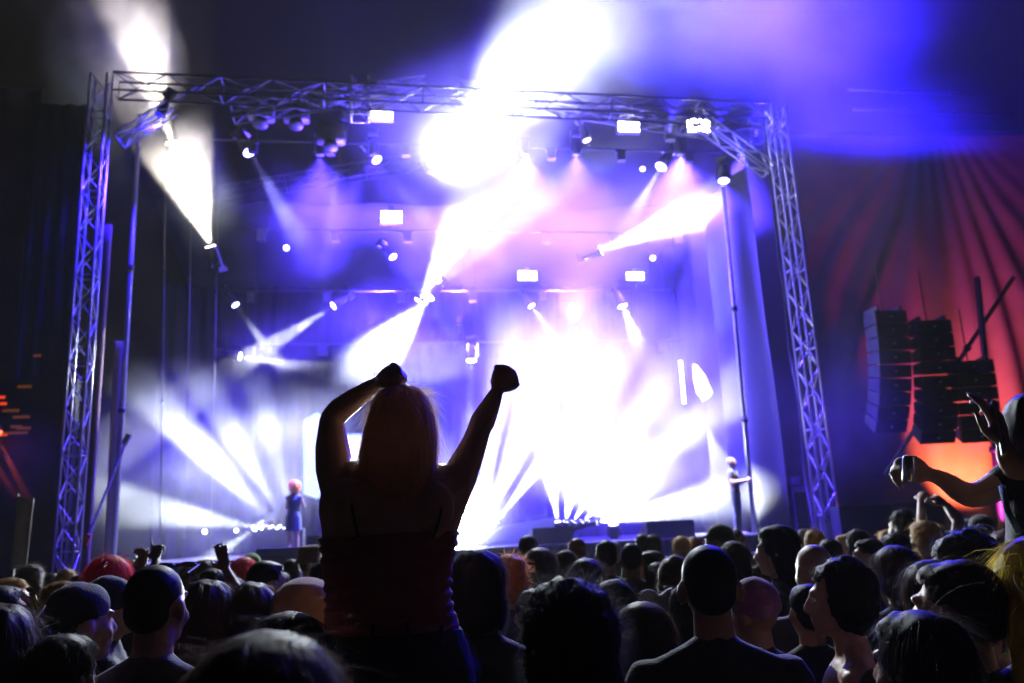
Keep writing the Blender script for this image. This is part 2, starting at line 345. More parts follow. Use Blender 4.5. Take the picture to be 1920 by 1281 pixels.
# black roof cloth and backdrop
def cloth(name, pts, nu, nv, m, amp=.08, freq=9, parent=None, thick=.01, fan=None):
    """pts: four corners a b c d (a-b bottom, d-c top); folds run bottom to top"""
    a, b, c, d = [Vector(p) for p in pts]; nrm = (b-a).cross(d-a).normalized(); bm = bmesh.new(); g = []
    for j in range(nv+1):
        row = []
        for i in range(nu+1):
            s, t = i/nu, j/nv; p = (a.lerp(b, s)).lerp(d.lerp(c, s), t)
            if fan: ph = fan(s, t)
            else: ph = s*freq
            w = amp*(math.sin(ph*2*PI)*(1 if not fan else (1-t)**.8) + (.5 if not fan else .3*(1-t))*math.sin(ph*5.1+1+t*2) + .6*noise.noise(Vector((s*6, t*2, 3.1))))
            row.append(bm.verts.new(p + nrm*w))
        g.append(row)
    for j in range(nv):
        for i in range(nu): bm.faces.new((g[j][i], g[j][i+1], g[j+1][i+1], g[j+1][i]))
    me = mesh_of(name, bm, m, True); o = link(name, me, parent)
    sol = o.modifiers.new("thickness", 'SOLIDIFY'); sol.thickness = thick
    return o
o = cloth("backdrop", (S(-1.5, 11.2, 0), S(17, 11.2, 0), S(17, 11.2, 10.6), S(-1.5, 11.2, 10.6)), 200, 6, M_DRAPE, .06, 40)
tag(o, "black cloth backdrop closing the rear of the stage", "backdrop")
o = cloth("stage_roof", (S(-.6, 6.5, 11.6), S(16, 6.5, 11.6), S(16, 11.3, 10.4), S(-.6, 11.3, 10.4)), 40, 6, M_DRAPE, .05, 6)
tag(o, "dark roof cloth over the rear half of the stage", "roof")
# left wing: black wall cloth, brown scrim and scaffold
o = cloth("side_drape", (S(-1.55, .8, 0), S(-.35, .8, 0), S(-.35, .8, 11.5), S(-1.55, .8, 11.5)), 24, 6, M_DRAPE, .03, 4)
tag(o, "narrow black cloth hanging left of the left truss tower", "drape")
o = cloth("side_scrim", (S(-8, 1.0, 0), S(-1.5, .9, 0), S(-1.5, .9, 11.9), S(-8, 1.0, 11.9)), 60, 10, M_BROWN, .05, 7)
tag(o, "brown mesh scrim at the far left of the stage", "scrim")
o = cloth("tower_sleeve", (S(-.12, .6, 0), S(.22, .6, 0), S(.22, .6, 8.6), S(-.12, .6, 8.6)), 8, 20, mat("brown_sleeve", (.25, .16, .13), .8, 0, 3, .3), .02, 1.5)
tag(o, "tall narrow brown cloth sleeve behind the left truss tower", "cloth")
# right wing: big fabric with folds fanning out from the foot of the wall
def fan(s, t):
    x, z = s*9.6-4.3, 13.0-t*11.5
    return math.atan2(x, z)*7.5 + .9*noise.noise(Vector((x*.35, z*.12, 0)))
wc = [Q(1528, 1040, 1.2), Q(2300, 1000, .4)]
for q in wc: q.z = 0
wing = cloth("wing_curtain", (wc[0], wc[1], wc[1]+Vector((0, 0, 11.5)), wc[0]+Vector((0, 0, 11.5))), 240, 70, M_SCRIM, .10, 8, fan=fan)
tag(wing, "tall pleated side curtain right of the stage glowing red at its foot", "curtain")
o = cloth("inner_drape", (S(SW-.2, 1.5, 1.5), S(SW-.2, 11, 1.5), S(SW-.2, 11, 10.8), S(SW-.2, 1.5, 10.8)), 60, 8, mat("wing_cloth", (.008, .007, .012), .85, 0, 5, .4), .16, 7)
tag(o, "wrinkled wing drape closing the right side of the stage", "drape")
# poles
def pole(a, b, r, label, m=None):
    a, b = Vector(a), Vector(b); t = thing("scaffold_pole", label, "pole", a)
    bm = bmesh.new(); add_tube(bm, [(0, 0, 0), b-a], r, 10); obj("tube", bm, m or M_POLE, t, True)
    for k in (.3, .62):
        bm = bmesh.new(); c = (b-a)*k; add_lathe(bm, c, b-a, [(0, r*1.6), (.12, r*1.6)], 10); obj("coupler", bm, M_ALUD, t, True)
pole(Q(213, 1046, 1.4), Q(262, 215, 1.4), .05, "thick upright scaffold pole just right of the left tower")
pole(Q(1415, 1000, .9), Q(1356, 352, .9), .05, "upright scaffold pole left of the right tower carrying a beam light")
pole(Q(300, 1010, 4), Q(312, 235, 4), .022, "thin upright pole left of stage, nearest the thick pole", M_ALUD)
pole(Q(345, 1010, 5), Q(362, 265, 5), .022, "thin upright pole in the dark left of the stage, middle of three", M_ALUD)
pole(Q(395, 1005, 6), Q(411, 300, 6), .022, "thin upright pole in the dark left of the stage, rightmost of three", M_ALUD)
o = cloth("banner", (Q(196, 1040, 1.9), Q(212, 1042, 1.9), Q(238, 640, 1.9), Q(214, 640, 1.9)), 8, 12, M_PALE, .015, 1)
tag(o, "tall narrow pale cloth behind the thick left scaffold pole", "banner")
a, b = Q(163, 1012, -.3), Q(238, 824, .2); st = thing("ratchet_strap", "pale slanting ratchet strap between left tower and scaffold pole with orange tag", "strap", a)
bm = bmesh.new(); n_ = 26
for k in range(n_): add_tube(bm, [(b-a)*(k/n_), (b-a)*((k+.8)/n_)], .03, 6)
obj("strap", bm, M_PALE, st); bm = bmesh.new(); add_box(bm, (0, 0, 0), (.1, .04, .2), Matrix.Rotation(.4, 3, 'Y')); obj("tag", bm, mat("orange_tag", (.8, .16, .03), .5), st)
bm = bmesh.new(); add_box(bm, (b-a), (.12, .06, .22), Matrix.Rotation(.4, 3, 'Y')); obj("hook", bm, M_ALU, st)
fl = thing("feather_flag", "small off-white flag panel at the far left above the crowd", "flag", P(40, 1085, 9.0))
c0 = P(40, 1085, 9.0)
o = cloth("flag_cloth", (P(20, 1068, 9)-c0, P(48, 1066, 9)-c0, P(63, 935, 9)-c0, P(34, 930, 9)-c0), 8, 12, M_PALE, .012, 1, parent=fl)
bm = bmesh.new(); add_tube(bm, [(-.05, .03, -1.6), P(33, 925, 9.03)-c0], .012, 6); obj("flag_pole", bm, M_ALUD, fl)

# amplifier racks with small red lamps at far left
rk = thing("amplifier_rack", "dark rack tower at far left dotted with small red and orange lamps", "rack", Q(30, 1050, .2), SROT)
z0 = Q(30, 1050, .2).z
bm = bmesh.new(); add_box(bm, (0, .3, 2.6-z0), (1.7, .6, 5.2)); obj("cabinet", bm, M_BLACK, rk)
M_RED = mat("red_led", (.1, .0, .0), .4, emit=(1, .06, .01), es=.9); M_ORG = mat("orange_led", (.1, .03, .0), .4, emit=(1, .25, .03), es=.10)
for (px, py, w_, hot) in [(2, 745, .14, 1), (6, 757, .12, 1), (3, 815, .2, 1), (20, 770, .3, 0), (40, 782, .3, 0), (28, 812, .45, 0), (44, 803, .25, 0), (46, 725, .25, 0), (70, 667, .14, 0), (30, 800, .2, 0)]:
    p = Q(px, py, .19) - rk.location; bm = bmesh.new(); add_box(bm, Matrix.Rotation(-SROT, 3, 'Z') @ p, (w_, .02, .05)); obj("indicator_lamp", bm, M_RED if hot else M_ORG, rk)
moving_head(-8, 812, -.4, Q(52, 935, -.6), "red beam light at the left picture edge, upper of two, aimed at the crowd", (1, .10, .04), 7, 16000, 'redb', 6, blend=.5, size=.8)
moving_head(-40, 822, -.3, Q(28, 928, -.8), "red beam light at the left picture edge, lower of two, aimed at the crowd", (1, .08, .03), 5, 16000, 'redb', 6, blend=.5, size=.8)

# hanging line arrays at right
def line_array(px, ptop, v, n, label, w=.74, h=.28, tw=0):
    p = Q(px, ptop, v); t = thing("line_array", label, "loudspeakers", p, SROT+tw)
    bm = bmesh.new(); R0 = None
    for sx in (-1, 1): add_box(bm, (sx*w*.36, 0, .05), (.05, .5, .1))
    add_tube(bm, [(0, 0, .05), (0, 0, 1.2)], .015, 6); obj("rigging_frame", bm, M_BLACK, t)
    bm = bmesh.new(); y0, y1, zz = -.28, .28, h/2-.005
    v_ = [(-w/2, y0, -zz), (w/2, y0, -zz), (w/2, y0, zz), (-w/2, y0, zz), (-w/2*.78, y1, -zz*.8), (w/2*.78, y1, -zz*.8), (w/2*.78, y1, zz*.8), (-w/2*.78, y1, zz*.8)]
    vs = [bm.verts.new(q) for q in v_]
    for q in ((0, 1, 2, 3), (5, 4, 7, 6), (1, 5, 6, 2), (4, 0, 3, 7), (3, 2, 6, 7), (4, 5, 1, 0)): bm.faces.new([vs[i] for i in q])
    me = mesh_of("cabinet", bm, mat("speaker_grille", (.010, .009, .011), .8, 0, 60, .4))
    bm = bmesh.new(); add_box(bm, (0, -.29, 0), (.05, .01, .03)); ml = mesh_of("badge", bm, M_ALU)
    z = -h/2; y = 0; a = 0
    for k in range(n):
        o = link("cabinet", me, t, (0, y, z)); o.rotation_euler = (a, 0, 0); link("badge", ml, o)
        a += .035+.008*k; z -= h*math.cos(a); y += h*math.sin(a)
line_array(1655, 588, -1.2, 9, "column of black loudspeakers hanging in front of the side curtain, nearer the tower")
line_array(1738, 606, -1.5, 9, "second column of black loudspeakers hanging farther right before the red curtain", tw=-.15)
line_array(1815, 680, -1.3, 6, "lower shorter column of black loudspeakers hanging at the right before the curtain", w=.8, tw=-.3)
# ground stack under them
gs = thing("subwoofer_stack", "dark stack of subwoofer boxes on the ground right of the right tower", "loudspeakers", Q(1660, 1040, -.2), SROT)
zb = Q(1660, 1040, -.2).z
for i in range(2):
    for j in range(3):
        bm = bmesh.new(); add_box(bm, (-.6+i*1.22, 0, .36+j*.66-zb), (1.18, .9, .64)); bmesh.ops.bevel(bm, geom=bm.edges[:], offset=.02, segments=1); s_ = obj("cabinet", bm, mat("speaker_grille", (.02, .02, .02)), gs)
# diagonal roof legs right: dark mast and strut
pole(Q(1880, 1000, -.6), Q(1832, 520, -.6), .07, "dark leaning mast in front of the red side curtain", M_BLACK)
pole(Q(1660, 890, .3), Q(1900, 520, -.4), .05, "thin dark stay running up right across the side curtain", M_BLACK)
# far right top rail
pole(Q(1590, 168, .6), Q(1898, 180, -.2), .03, "thin horizontal pole along the top of the side curtain", M_ALUD)
pole(Q(1600, 205, .6), Q(1900, 215, -.2), .03, "second horizontal pole just under the curtain's top pole", M_ALUD)
# red lamps lighting the curtain, and an added magenta one
RED = (1, .13, .045)
def floor_wash(px, py, v, tx, ty, tv, col, deg, power, label):
    loc = Q(px, py, v); t = thing("floor_wash_light", label, "stage light", loc, 0)
    q = aim(loc, Q(tx, ty, tv)); t.rotation_mode = 'QUATERNION'; t.rotation_quaternion = q
    bm = bmesh.new(); add_lathe(bm, (0, 0, .0), (0, 0, 1), [(0, .16), (.15, .15), (.2, .08)], 14); h_ = obj("housing", bm, M_BLACK, t, True)
    bm = bmesh.new(); add_lathe(bm, (0, 0, -.015), (0, 0, 1), [(0, .13), (.006, .14)], 14); obj("lens", bm, lens_mat("red", (1, .45, .25), 12), h_)
    bm = bmesh.new(); add_box(bm, (0, 0, .3), (.3, .3, .1)); obj("foot", bm, M_BLACK, t)
    sp = spot((0, 0, -.05), (0, 0, -5), deg, power, col, .9, .08); sp.parent = t
floor_wash(1850, 1000, -.5, 1800, 850, .9, RED, 66, 80000, "red floor lamp washing the foot of the side curtain behind the crowd")
floor_wash(1740, 1012, -.5, 1650, 930, .9, RED, 80, 36000, "red floor lamp left of the brightest one at the curtain's foot")
floor_wash(1905, 1005, -1.0, 1770, 540, .8, (1, .02, .5), 66, 24000, "magenta floor lamp added to tint the middle of the side curtain")  # added magenta source, tints the folds above the red foot
floor_wash(1590, 1005, -.3, 1560, 900, .9, RED, 100, 3000, "small red floor lamp at the foot of the right truss tower")

# lighting bars
def light_bar(px0, px1, py, v, label):
    a, b = Q(px0, py, v), Q(px1, py, v); b.z = a.z
    t = thing("lighting_bar", label, "lighting bar", a)
    bm = bmesh.new(); add_tube(bm, [(0, 0, 0), b-a], .03, 8); obj("pipe", bm, M_ALUD, t, True)
    for k in (.08, .5, .92): c = (b-a)*k; bm = bmesh.new(); add_tube(bm, [c, c+Vector((0, 0, max(.5, 11.2-a.z)))], .008, 4); obj("cable", bm, M_BLACK, t)
    for k in range(7):
        c = (b-a)*((k+.5)/7) + Vector((0, 0, -.22)); bm = bmesh.new(); add_box(bm, c, (.22, .2, .26)); add_box(bm, c+Vector((0, 0, .16)), (.3, .1, .05)); obj("dark_fixture", bm, M_BLACK, t)
light_bar(400, 1350, 262, 3.6, "upper lighting bar across the stage carrying unlit fixtures")
light_bar(420, 1330, 430, 5.6, "middle lighting bar deep over the stage")
light_bar(400, 1330, 546, 7.1, "lower lighting bar near the backdrop")
light_bar(400, 1300, 648, 7.2, "lowest lighting bar near the backdrop")
# big dark fixtures and bodies under the rafters (upper left)
for (px, py, v, w_, lb) in [(490, 210, 2.6, .62, "unlit boxy spotlight under the rafter, left of the pair"), (556, 212, 2.6, .62, "unlit boxy spotlight under the rafter, right of the pair"), (620, 252, 2.6, .7, "large unlit spotlight pointing down left of the hanging truss")]:
    t = thing("unlit_spotlight", lb, "stage light", Q(px, py, v), SROT)
    bm = bmesh.new(); add_box(bm, (0, 0, 0), (w_, .4, .42)); bmesh.ops.bevel(bm, geom=bm.edges[:], offset=.04, segments=2); obj("housing", bm, mat("warm_black_box", (.05, .035, .03), .5, 0, 9, .3), t, True)
    bm = bmesh.new(); add_lathe(bm, (0, -.05, -.2), (0, -.3, -1), [(0, .15), (.22, .19), (.24, .17)], 14); obj("lens_barrel", bm, M_BLACK, t, True)
    bm = bmesh.new(); add_box(bm, (0, 0, .3), (w_*.8, .08, .2)); obj("yoke", bm, M_BLACK, t)

# square white LED panels
def led_panel(px, py, v, wpx, hpx, label, es=60, glow=3000, cells=4):
    p = Q(px, py, v); s = (Q(px+wpx/2, py, v)-Q(px-wpx/2, py, v)).length; h = (Q(px, py-hpx/2, v)-Q(px, py+hpx/2, v)).length
    t = thing("square_floodlight", label, "light panel", p, SROT)
    bm = bmesh.new(); add_box(bm, (0, .08, 0), (s*1.12, .14, h*1.2)); obj("housing", bm, M_BLACK, t)
    bm = bmesh.new(); add_box(bm, (0, .08, h*.8), (s*.3, .06, h*.6)); obj("bracket", bm, M_BLACK, t)
    for k in range(2):
        for i in range(cells):
            bm = bmesh.new(); add_box(bm, (-s/2+(i+.5)*s/cells, -.005, (k-.5)*h*.5), (s/cells*.92, .03, h*.44)); obj("led_cell", bm, lens_mat("panel%d" % es, (1, .97, 1), es), t)
    if glow:
        sp = spot((0, -.08, 0), (0, -5, -.5), 160, glow, (.70, .74, 1), 1, .15); sp.parent = t
led_panel(716, 215, 2.2, 40, 16, "two-row white light panel right of the hanging truss", 25, 300)
led_panel(734, 407, 5, 37, 20, "glaring white light panel alone left of centre", 80, 2500)
led_panel(1179, 236, 2.6, 38, 20, "white light panel at upper right, the left one of the pair", 60, 1500)
led_panel(1310, 236, 2.6, 40, 22, "glaring white light panel at upper right, the right one of the pair", 90, 5000)
led_panel(989, 517, 6, 33, 16, "white light panel in the glare at centre", 40, 900)
led_panel(1191, 518, 6, 30, 13, "small white light panel right of centre below the beam", 40, 900)
# tiny lit lamps
for (px, py, v, r_, lb) in [(537, 465, 6, .07, "tiny white lamp dot on the dark left side of the stage"), (384, 997, 5, .055, "tiny white lamp dot low on stage, left one"), (443, 995, 5, .045, "tiny white lamp dot low on stage, right one"), (1224, 484, 6, .07, "small white lamp dot above the small white panel"), (1205, 317, 4, .06, "small lamp dot left of the oval lit lens")]:
    t = thing("small_lamp", lb, "lamp", Q(px, py, v)); bm = bmesh.new(); bmesh.ops.create_uvsphere(bm, u_segments=12, v_segments=8, radius=r_); obj("bulb", bm, lens_mat("dot", (1, 1, 1), 12), t, True)
    bm = bmesh.new(); add_lathe(bm, (0, .02, 0), (0, 1, 0), [(0, r_*1.1), (.1, r_*.8)], 10); obj("socket", bm, M_BLACK, t)
# upright LED tube and crumpled cloth whose lit look is emission in its material
t = thing("led_tube", "upright white LED tube right of centre stage", "light tube", Q(1279, 716, 5))
a, b = Q(1283, 757, 5)-t.location, Q(1276, 677, 5)-t.location
bm = bmesh.new(); add_tube(bm, [a, b], .045, 8); obj("tube", bm, lens_mat("tube", (1, .98, .95), 8), t, True)
bm = bmesh.new()
for e, s_ in ((a, -1), (b, 1)): add_tube(bm, [e, e+Vector((0, 0, .07*s_))], .055, 8)
obj("end_cap", bm, M_BLACK, t)
t = thing("hanging_cloth", "small crumpled white cloth given its own glow beside the upright LED tube", "cloth", Q(1315, 718, 5), SROT)
bm = bmesh.new(); pr = [(-14, -38), (-4, -36), (8, -14), (22, 20), (14, 30), (-2, 38), (-10, 20), (-16, -8)]
ctr = bm.verts.new((0, -.1, 0)); ring = [bm.verts.new((x*.0145, .05*math.sin(i*2.3), -y*.0145)) for i, (x, y) in enumerate(pr)]
for i in range(8): bm.faces.new((ctr, ring[i], ring[(i+1) % 8]))
bmesh.ops.subdivide_edges(bm, edges=bm.edges[:], cuts=3, use_grid_fill=True)
for v_ in bm.verts: v_.co.y += .05*noise.noise(v_.co*6)
o = obj("cloth", bm, mat("emissive_cloth", (.8, .8, .8), .7, emit=(1, .98, .96), es=1.2), t, True); o.modifiers.new("t", 'SOLIDIFY').thickness = .01
# screens
def screen(name, label, pts, v, face_m, edge_m):
    c = Q(*pts[0], v); t = thing(name, label, "screen", c, 0)
    f_ = [Q(*p, v)-c for p in pts]; bm = bmesh.new(); vs = [bm.verts.new(p) for p in f_]; fc = bm.faces.new(vs)
    r_ = bmesh.ops.extrude_face_region(bm, geom=[fc])
    for e in r_['geom']:
        if isinstance(e, bmesh.types.BMVert): e.co += SV*.12
    obj("display", bm, face_m, t)
    bm = bmesh.new()
    for p, q in zip(f_, f_[1:]+f_[:1]): add_tube(bm, [p-SV*.03, q-SV*.03], .045, 6)
    obj("lit_edge", bm, edge_m, t)
M_SCR = mat("screen_pale", (.1, .1, .1), .3, emit=(.45, .66, 1), es=1.1); M_EDGE = mat("screen_edge", (.1, .1, .1), .3, emit=(.10, .22, 1), es=3)
screen("led_screen", "blue-rimmed hexagonal screen left of the woman's raised arm", [(571, 925), (571, 790), (594, 776), (646, 812), (646, 900), (596, 934)], 9.5, M_SCR, M_EDGE)
screen("led_screen", "bright rectangular screen seen between the woman's arm and hair", [(640, 875), (640, 817), (700, 815), (700, 873)], 9.0, mat("screen_white", (.1, .1, .1), .3, emit=(.9, .94, 1), es=2.4), M_EDGE)
# boxes on the stage
def case(px, py, v, w_, d_, h_, label, name="stage_monitor", cat="loudspeaker", wedge=True):
    p = Q(px, py, v); p.z = 1.5; t = thing(name, label, cat, p, SROT)
    bm = bmesh.new(); add_box(bm, (0, 0, h_/2), (w_, d_, h_))
    if wedge:
        bm.verts.ensure_lookup_table()
        for q in bm.verts:
            if q.co.z > h_*.9 and q.co.y > 0: q.co.z *= .45
    bmesh.ops.bevel(bm, geom=bm.edges[:], offset=.02, segments=2); obj("cabinet", bm, mat("case_black", (.03, .03, .035), .5, 0, 20, .3), t)
    for s_ in (-1, 1): bm = bmesh.new(); add_box(bm, (s_*(w_/2+.01), 0, h_*.5), (.02, .14, .04)); obj("handle", bm, M_ALUD, t)
case(1032, 1003, 1.2, .9, .6, .35, "low wedge monitor on stage behind the rim-lit heads left of centre"); case(1250, 997, 1.2, 1.1, .6, .38, "low wedge monitor on stage right of centre")
case(527, 1010, 4.4, 1.1, .5, .62, "low black case added beside the singer to mask the floor light lenses", "mask_case", "case", False)  # the case is put in to hide the glowing lenses of the floor row
case(620, 1030, 1.0, .9, .6, .4, "low wedge monitor on stage hidden mostly by the woman")
sw = thing("loudspeaker_box", "square dark loudspeaker box in front of the singer's feet", "loudspeaker", Q(530, 1060, -.5), SROT)
zb = sw.location.z; zt = Q(530, 1027, -.5).z; bm = bmesh.new(); add_box(bm, (0, 0, (zt+.0)/2-zb+.0), (.88, .7, zt)); bmesh.ops.bevel(bm, geom=bm.edges[:], offset=.02, segments=2); obj("cabinet", bm, mat("grey_box", (.06, .055, .07), .6, 0, 12, .3), sw)
bm = bmesh.new(); add_box(bm, (0, -.36, zt/2-zb+.2), (.78, .02, zt*.6)); obj("grille", bm, mat("speaker_grille", (.02, .02, .02)), sw)
dj = thing("dj_booth", "low dark booth with sloping sides in the white glare at centre stage", "booth", Q(1000, 1000, 4.4), SROT); dj.location.z = 1.5
bm = bmesh.new(); vs = [bm.verts.new(p) for p in [(-1.5, -.5, 0), (.85, -.5, 0), (.45, -.5, .6), (-.8, -.5, .45), (-1.5, .6, 0), (.85, .6, 0), (.45, .6, .6), (-.8, .6, .45)]]
for q in ((0, 1, 2, 3), (5, 4, 7, 6), (1, 5, 6, 2), (4, 0, 3, 7), (3, 2, 6, 7), (4, 5, 1, 0)): bm.faces.new([vs[i] for i in q])
obj("body", bm, mat("booth_grey", (.16, .17, .20), .5, 0, 10, .2), dj); bm = bmesh.new(); add_box(bm, (-.1, 0, .65), (.7, .5, .10)); add_box(bm, (.32, 0, .72), (.1, .3, .22)); obj("console", bm, M_ALUD, dj)
kb = thing("keyboard_stand", "keyboard on a tall stand just left of the right truss tower", "keyboard", Q(1508, 990, 2.0), SROT); kb.location.z = 1.5
bm = bmesh.new(); add_box(bm, (0, 0, .98), (.62, .35, .09)); obj("keyboard", bm, mat("keyboard_grey", (.4, .4, .42), .5, 0, 30, .2), kb)
bm = bmesh.new(); add_box(bm, (0, .02, 1.06), (.5, .2, .02)); kk = obj("key_panel", bm, M_BLACK, kb)
bm = bmesh.new(); add_box(bm, (-.05, .1, 1.2), (.22, .12, .16)); obj("module", bm, mat("keyboard_grey", (.4, .4, .42)), kb)
for s_ in (-1, 1): bm = bmesh.new(); add_box(bm, (s_*.26, 0, .48), (.04, .3, .95)); obj("leg", bm, M_ALU, kb)
# ------------------------------------------------------------------ people
def sk(name, c, r=.5): return mat(name, c, r, 0, 12, .12, 0, sss=0)
SKIN = {'fair': sk("skin_fair", (.50, .30, .22)), 'tan': sk("skin_tan", (.34, .19, .12)), 'dark': sk("skin_dark", (.13, .07, .045))}
def cloth_mat(key, c):
    return mat("fabric_"+key, c, .85, 0, 14, .3, .35, sheen=.25, bscale=160)
FAB = {'black': cloth_mat('black', (.012, .012, .014)), 'grey': cloth_mat('grey', (.09, .09, .10)), 'navy': cloth_mat('navy', (.015, .025, .08)),
       'white': cloth_mat('white', (.55, .53, .5)), 'yellow': cloth_mat('yellow', (.62, .36, .06)), 'brown': cloth_mat('brown', (.16, .085, .04)),
       'red': cloth_mat('red', (.18, .025, .03)), 'blue': cloth_mat('blue', (.05, .12, .35)), 'lilac': cloth_mat('lilac', (.25, .10, .22)), 'plum': cloth_mat('plum', (.20, .06, .14)),
       'green': cloth_mat('green', (.12, .3, .05)), 'orange': cloth_mat('orange', (.7, .25, .04)), 'tan': cloth_mat('tan', (.30, .16, .06)), 'denim': cloth_mat('denim', (.05, .07, .10))}
def hair_mat(key, c, tr=.35):
    nm = "hair_"+key
    if nm in MATS: return MATS[nm]
    m = mat(nm, c, .55, 0, 60, .35, spec=.3)
    n = m.node_tree.nodes; L = m.node_tree.links; b = n["Principled BSDF"]; out = n["Material Output"]
    t = n.new("ShaderNodeBsdfTranslucent"); t.inputs[0].default_value = (*[min(1, q*1.6+.05) for q in c], 1)
    mx = n.new("ShaderNodeMixShader"); mx.inputs[0].default_value = tr
    L.new(b.outputs[0], mx.inputs[1]); L.new(t.outputs[0], mx.inputs[2]); L.new(mx.outputs[0], out.inputs["Surface"])
    return m
HAIR = {'black': hair_mat('black', (.012, .010, .010)), 'brown': hair_mat('brown', (.05, .027, .014)), 'auburn': hair_mat('auburn', (.13, .045, .018)),
        'blond': hair_mat('blond', (.45, .30, .12)), 'ochre': hair_mat('ochre', (.30, .18, .06)), 'grey': hair_mat('grey', (.25, .24, .23)), 'red': hair_mat('red', (.65, .03, .07)),
        'orange': hair_mat('orange', (.60, .24, .07)), 'yellow': hair_mat('yellow', (.60, .46, .04))}

WORK = bpy.data.scenes.new('work')     # an empty side scene in which skins are fused
class Blob:
    """overlapping rounded solids fused into one continuous skin"""
    def __init__(s): s.V = []; s.Fc = []; s.M = Matrix.Identity(4); s.inf = 0.0
    def _add(s, pts, faces):
        o = len(s.V); s.V += [s.M @ Vector(p) for p in pts]; s.Fc += [[o+i for i in f] for f in faces]
    def ell(s, c, r, R=None, nu=16, nv=10):
        c = Vector(c); r = [q+s.inf for q in r]; pts = []; fs = []
        for j in range(nv+1):
            t = PI*j/nv
            for i in range(nu):
                a = 2*PI*i/nu; p = Vector((r[0]*math.sin(t)*math.cos(a), r[1]*math.sin(t)*math.sin(a), r[2]*math.cos(t)))
                if R: p = R @ p
                pts.append(c+p)
        for j in range(nv):
            for i in range(nu): fs.append((j*nu+i, j*nu+(i+1) % nu, (j+1)*nu+(i+1) % nu, (j+1)*nu+i))
        s._add(pts, fs)
    def cap(s, p0, p1, r0, r1, n=12, flat=1.0, fd=None):
        p0, p1 = Vector(p0), Vector(p1); d = (p1-p0)
        if d.length < 1e-5: d = Vector((0, 0, 1e-4))
        d = d.normalized(); r0 += s.inf; r1 += s.inf
        if fd is not None: y = (Vector(fd)-d*d.dot(Vector(fd))).normalized(); x = y.cross(d)
        else: x, y = frame_of(d)
        prof = [(p0-d*r0*math.cos(t), r0*math.sin(t)) for t in (0.05, .45, .9, PI/2)] + [(p1+d*r1*math.cos(t), r1*math.sin(t)) for t in (PI/2, .9, .45, .05)]
        pts = []; fs = []
        for c, r in prof:
            for k in range(n): pts.append(c + x*math.cos(2*PI*k/n)*r + y*math.sin(2*PI*k/n)*r*flat)
        for j in range(len(prof)-1):
            for k in range(n): fs.append((j*n+k, j*n+(k+1) % n, (j+1)*n+(k+1) % n, (j+1)*n+k))
        fs.append(tuple(range(n))[::-1]); fs.append(tuple((len(prof)-1)*n+k for k in range(n)))
        s._add(pts, fs)
    def chain(s, pts, rs, **k):
        for a, b, r0, r1 in zip(pts, pts[1:], rs, rs[1:]): s.cap(a, b, r0, r1, **k)
    def loft(s, rings, n=24):
        """rings: (centre, rx, ry) with x across, y fore-aft"""
        pts = []; fs = []
        for c, rx, ry in rings:
            for k in range(n): a = 2*PI*k/n; pts.append(Vector(c)+Vector(((rx+s.inf)*math.cos(a), (ry+s.inf)*math.sin(a), 0)))
        for j in range(len(rings)-1):
            for k in range(n): fs.append((j*n+k, j*n+(k+1) % n, (j+1)*n+(k+1) % n, (j+1)*n+k))
        fs.append(tuple(range(n))[::-1]); fs.append(tuple((len(rings)-1)*n+k for k in range(n)))
        s._add(pts, fs)
    def build(s, name, voxel, m=None, smooth=4, disp=None, fac=.5):
        me = bpy.data.meshes.new(name); me.from_pydata([tuple(v) for v in s.V], [], s.Fc)
        bm = bmesh.new(); bm.from_mesh(me); bmesh.ops.recalc_face_normals(bm, faces=bm.faces)
        bm.to_mesh(me); bm.free()
        o = bpy.data.objects.new("tmp", me); WORK.collection.objects.link(o)
        r = o.modifiers.new("r", 'REMESH'); r.mode = 'VOXEL'; r.voxel_size = voxel; r.use_smooth_shade = True
        q = o.modifiers.new("s", 'SMOOTH'); q.factor = fac; q.iterations = smooth
        WORK.view_layers[0].update(); dg = WORK.view_layers[0].depsgraph; dg.update()
        out = bpy.data.meshes.new_from_object(o.evaluated_get(dg)); out.name = name
        bpy.data.objects.remove(o); bpy.data.meshes.remove(me)
        if disp:
            for v in out.vertices: v.co += v.normal*disp(v.co)
        out.polygons.foreach_set("use_smooth", [True]*len(out.polygons))
        if m: out.materials.append(m)
        return out

def do_head(b, fine=False):
    """face towards +Y, crown at z=1.75"""
    b.ell((0, -.012, 1.655), (.074, .093, .092)); b.ell((0, .030, 1.615), (.060, .068, .085)); b.ell((0, .040, 1.562), (.048, .050, .042))
    b.ell((0, .052, 1.545), (.030, .036, .026)); b.cap((0, .092, 1.645), (0, .113, 1.607), .010, .013); b.cap((-.013, .104, 1.600), (.013, .104, 1.600), .009, .009)
    b.cap((-.035, .083, 1.662), (.035, .083, 1.662), .012, .012); b.cap((-.018, .094, 1.576), (.018, .094, 1.576), .008, .008); b.cap((-.016, .091, 1.563), (.016, .091, 1.563), .009, .009)
    b.cap((0, .080, 1.538), (0, .078, 1.535), .018, .018)
    for s in (-1, 1):
        b.ell((s*.0785, -.010, 1.622), (.0115, .020, .032), Matrix.Rotation(s*.35, 3, 'Z')); b.ell((s*.036, .062, 1.60), (.024, .026, .026))
    b.cap((0, -.02, 1.42), (0, -.008, 1.58), .060, .052)
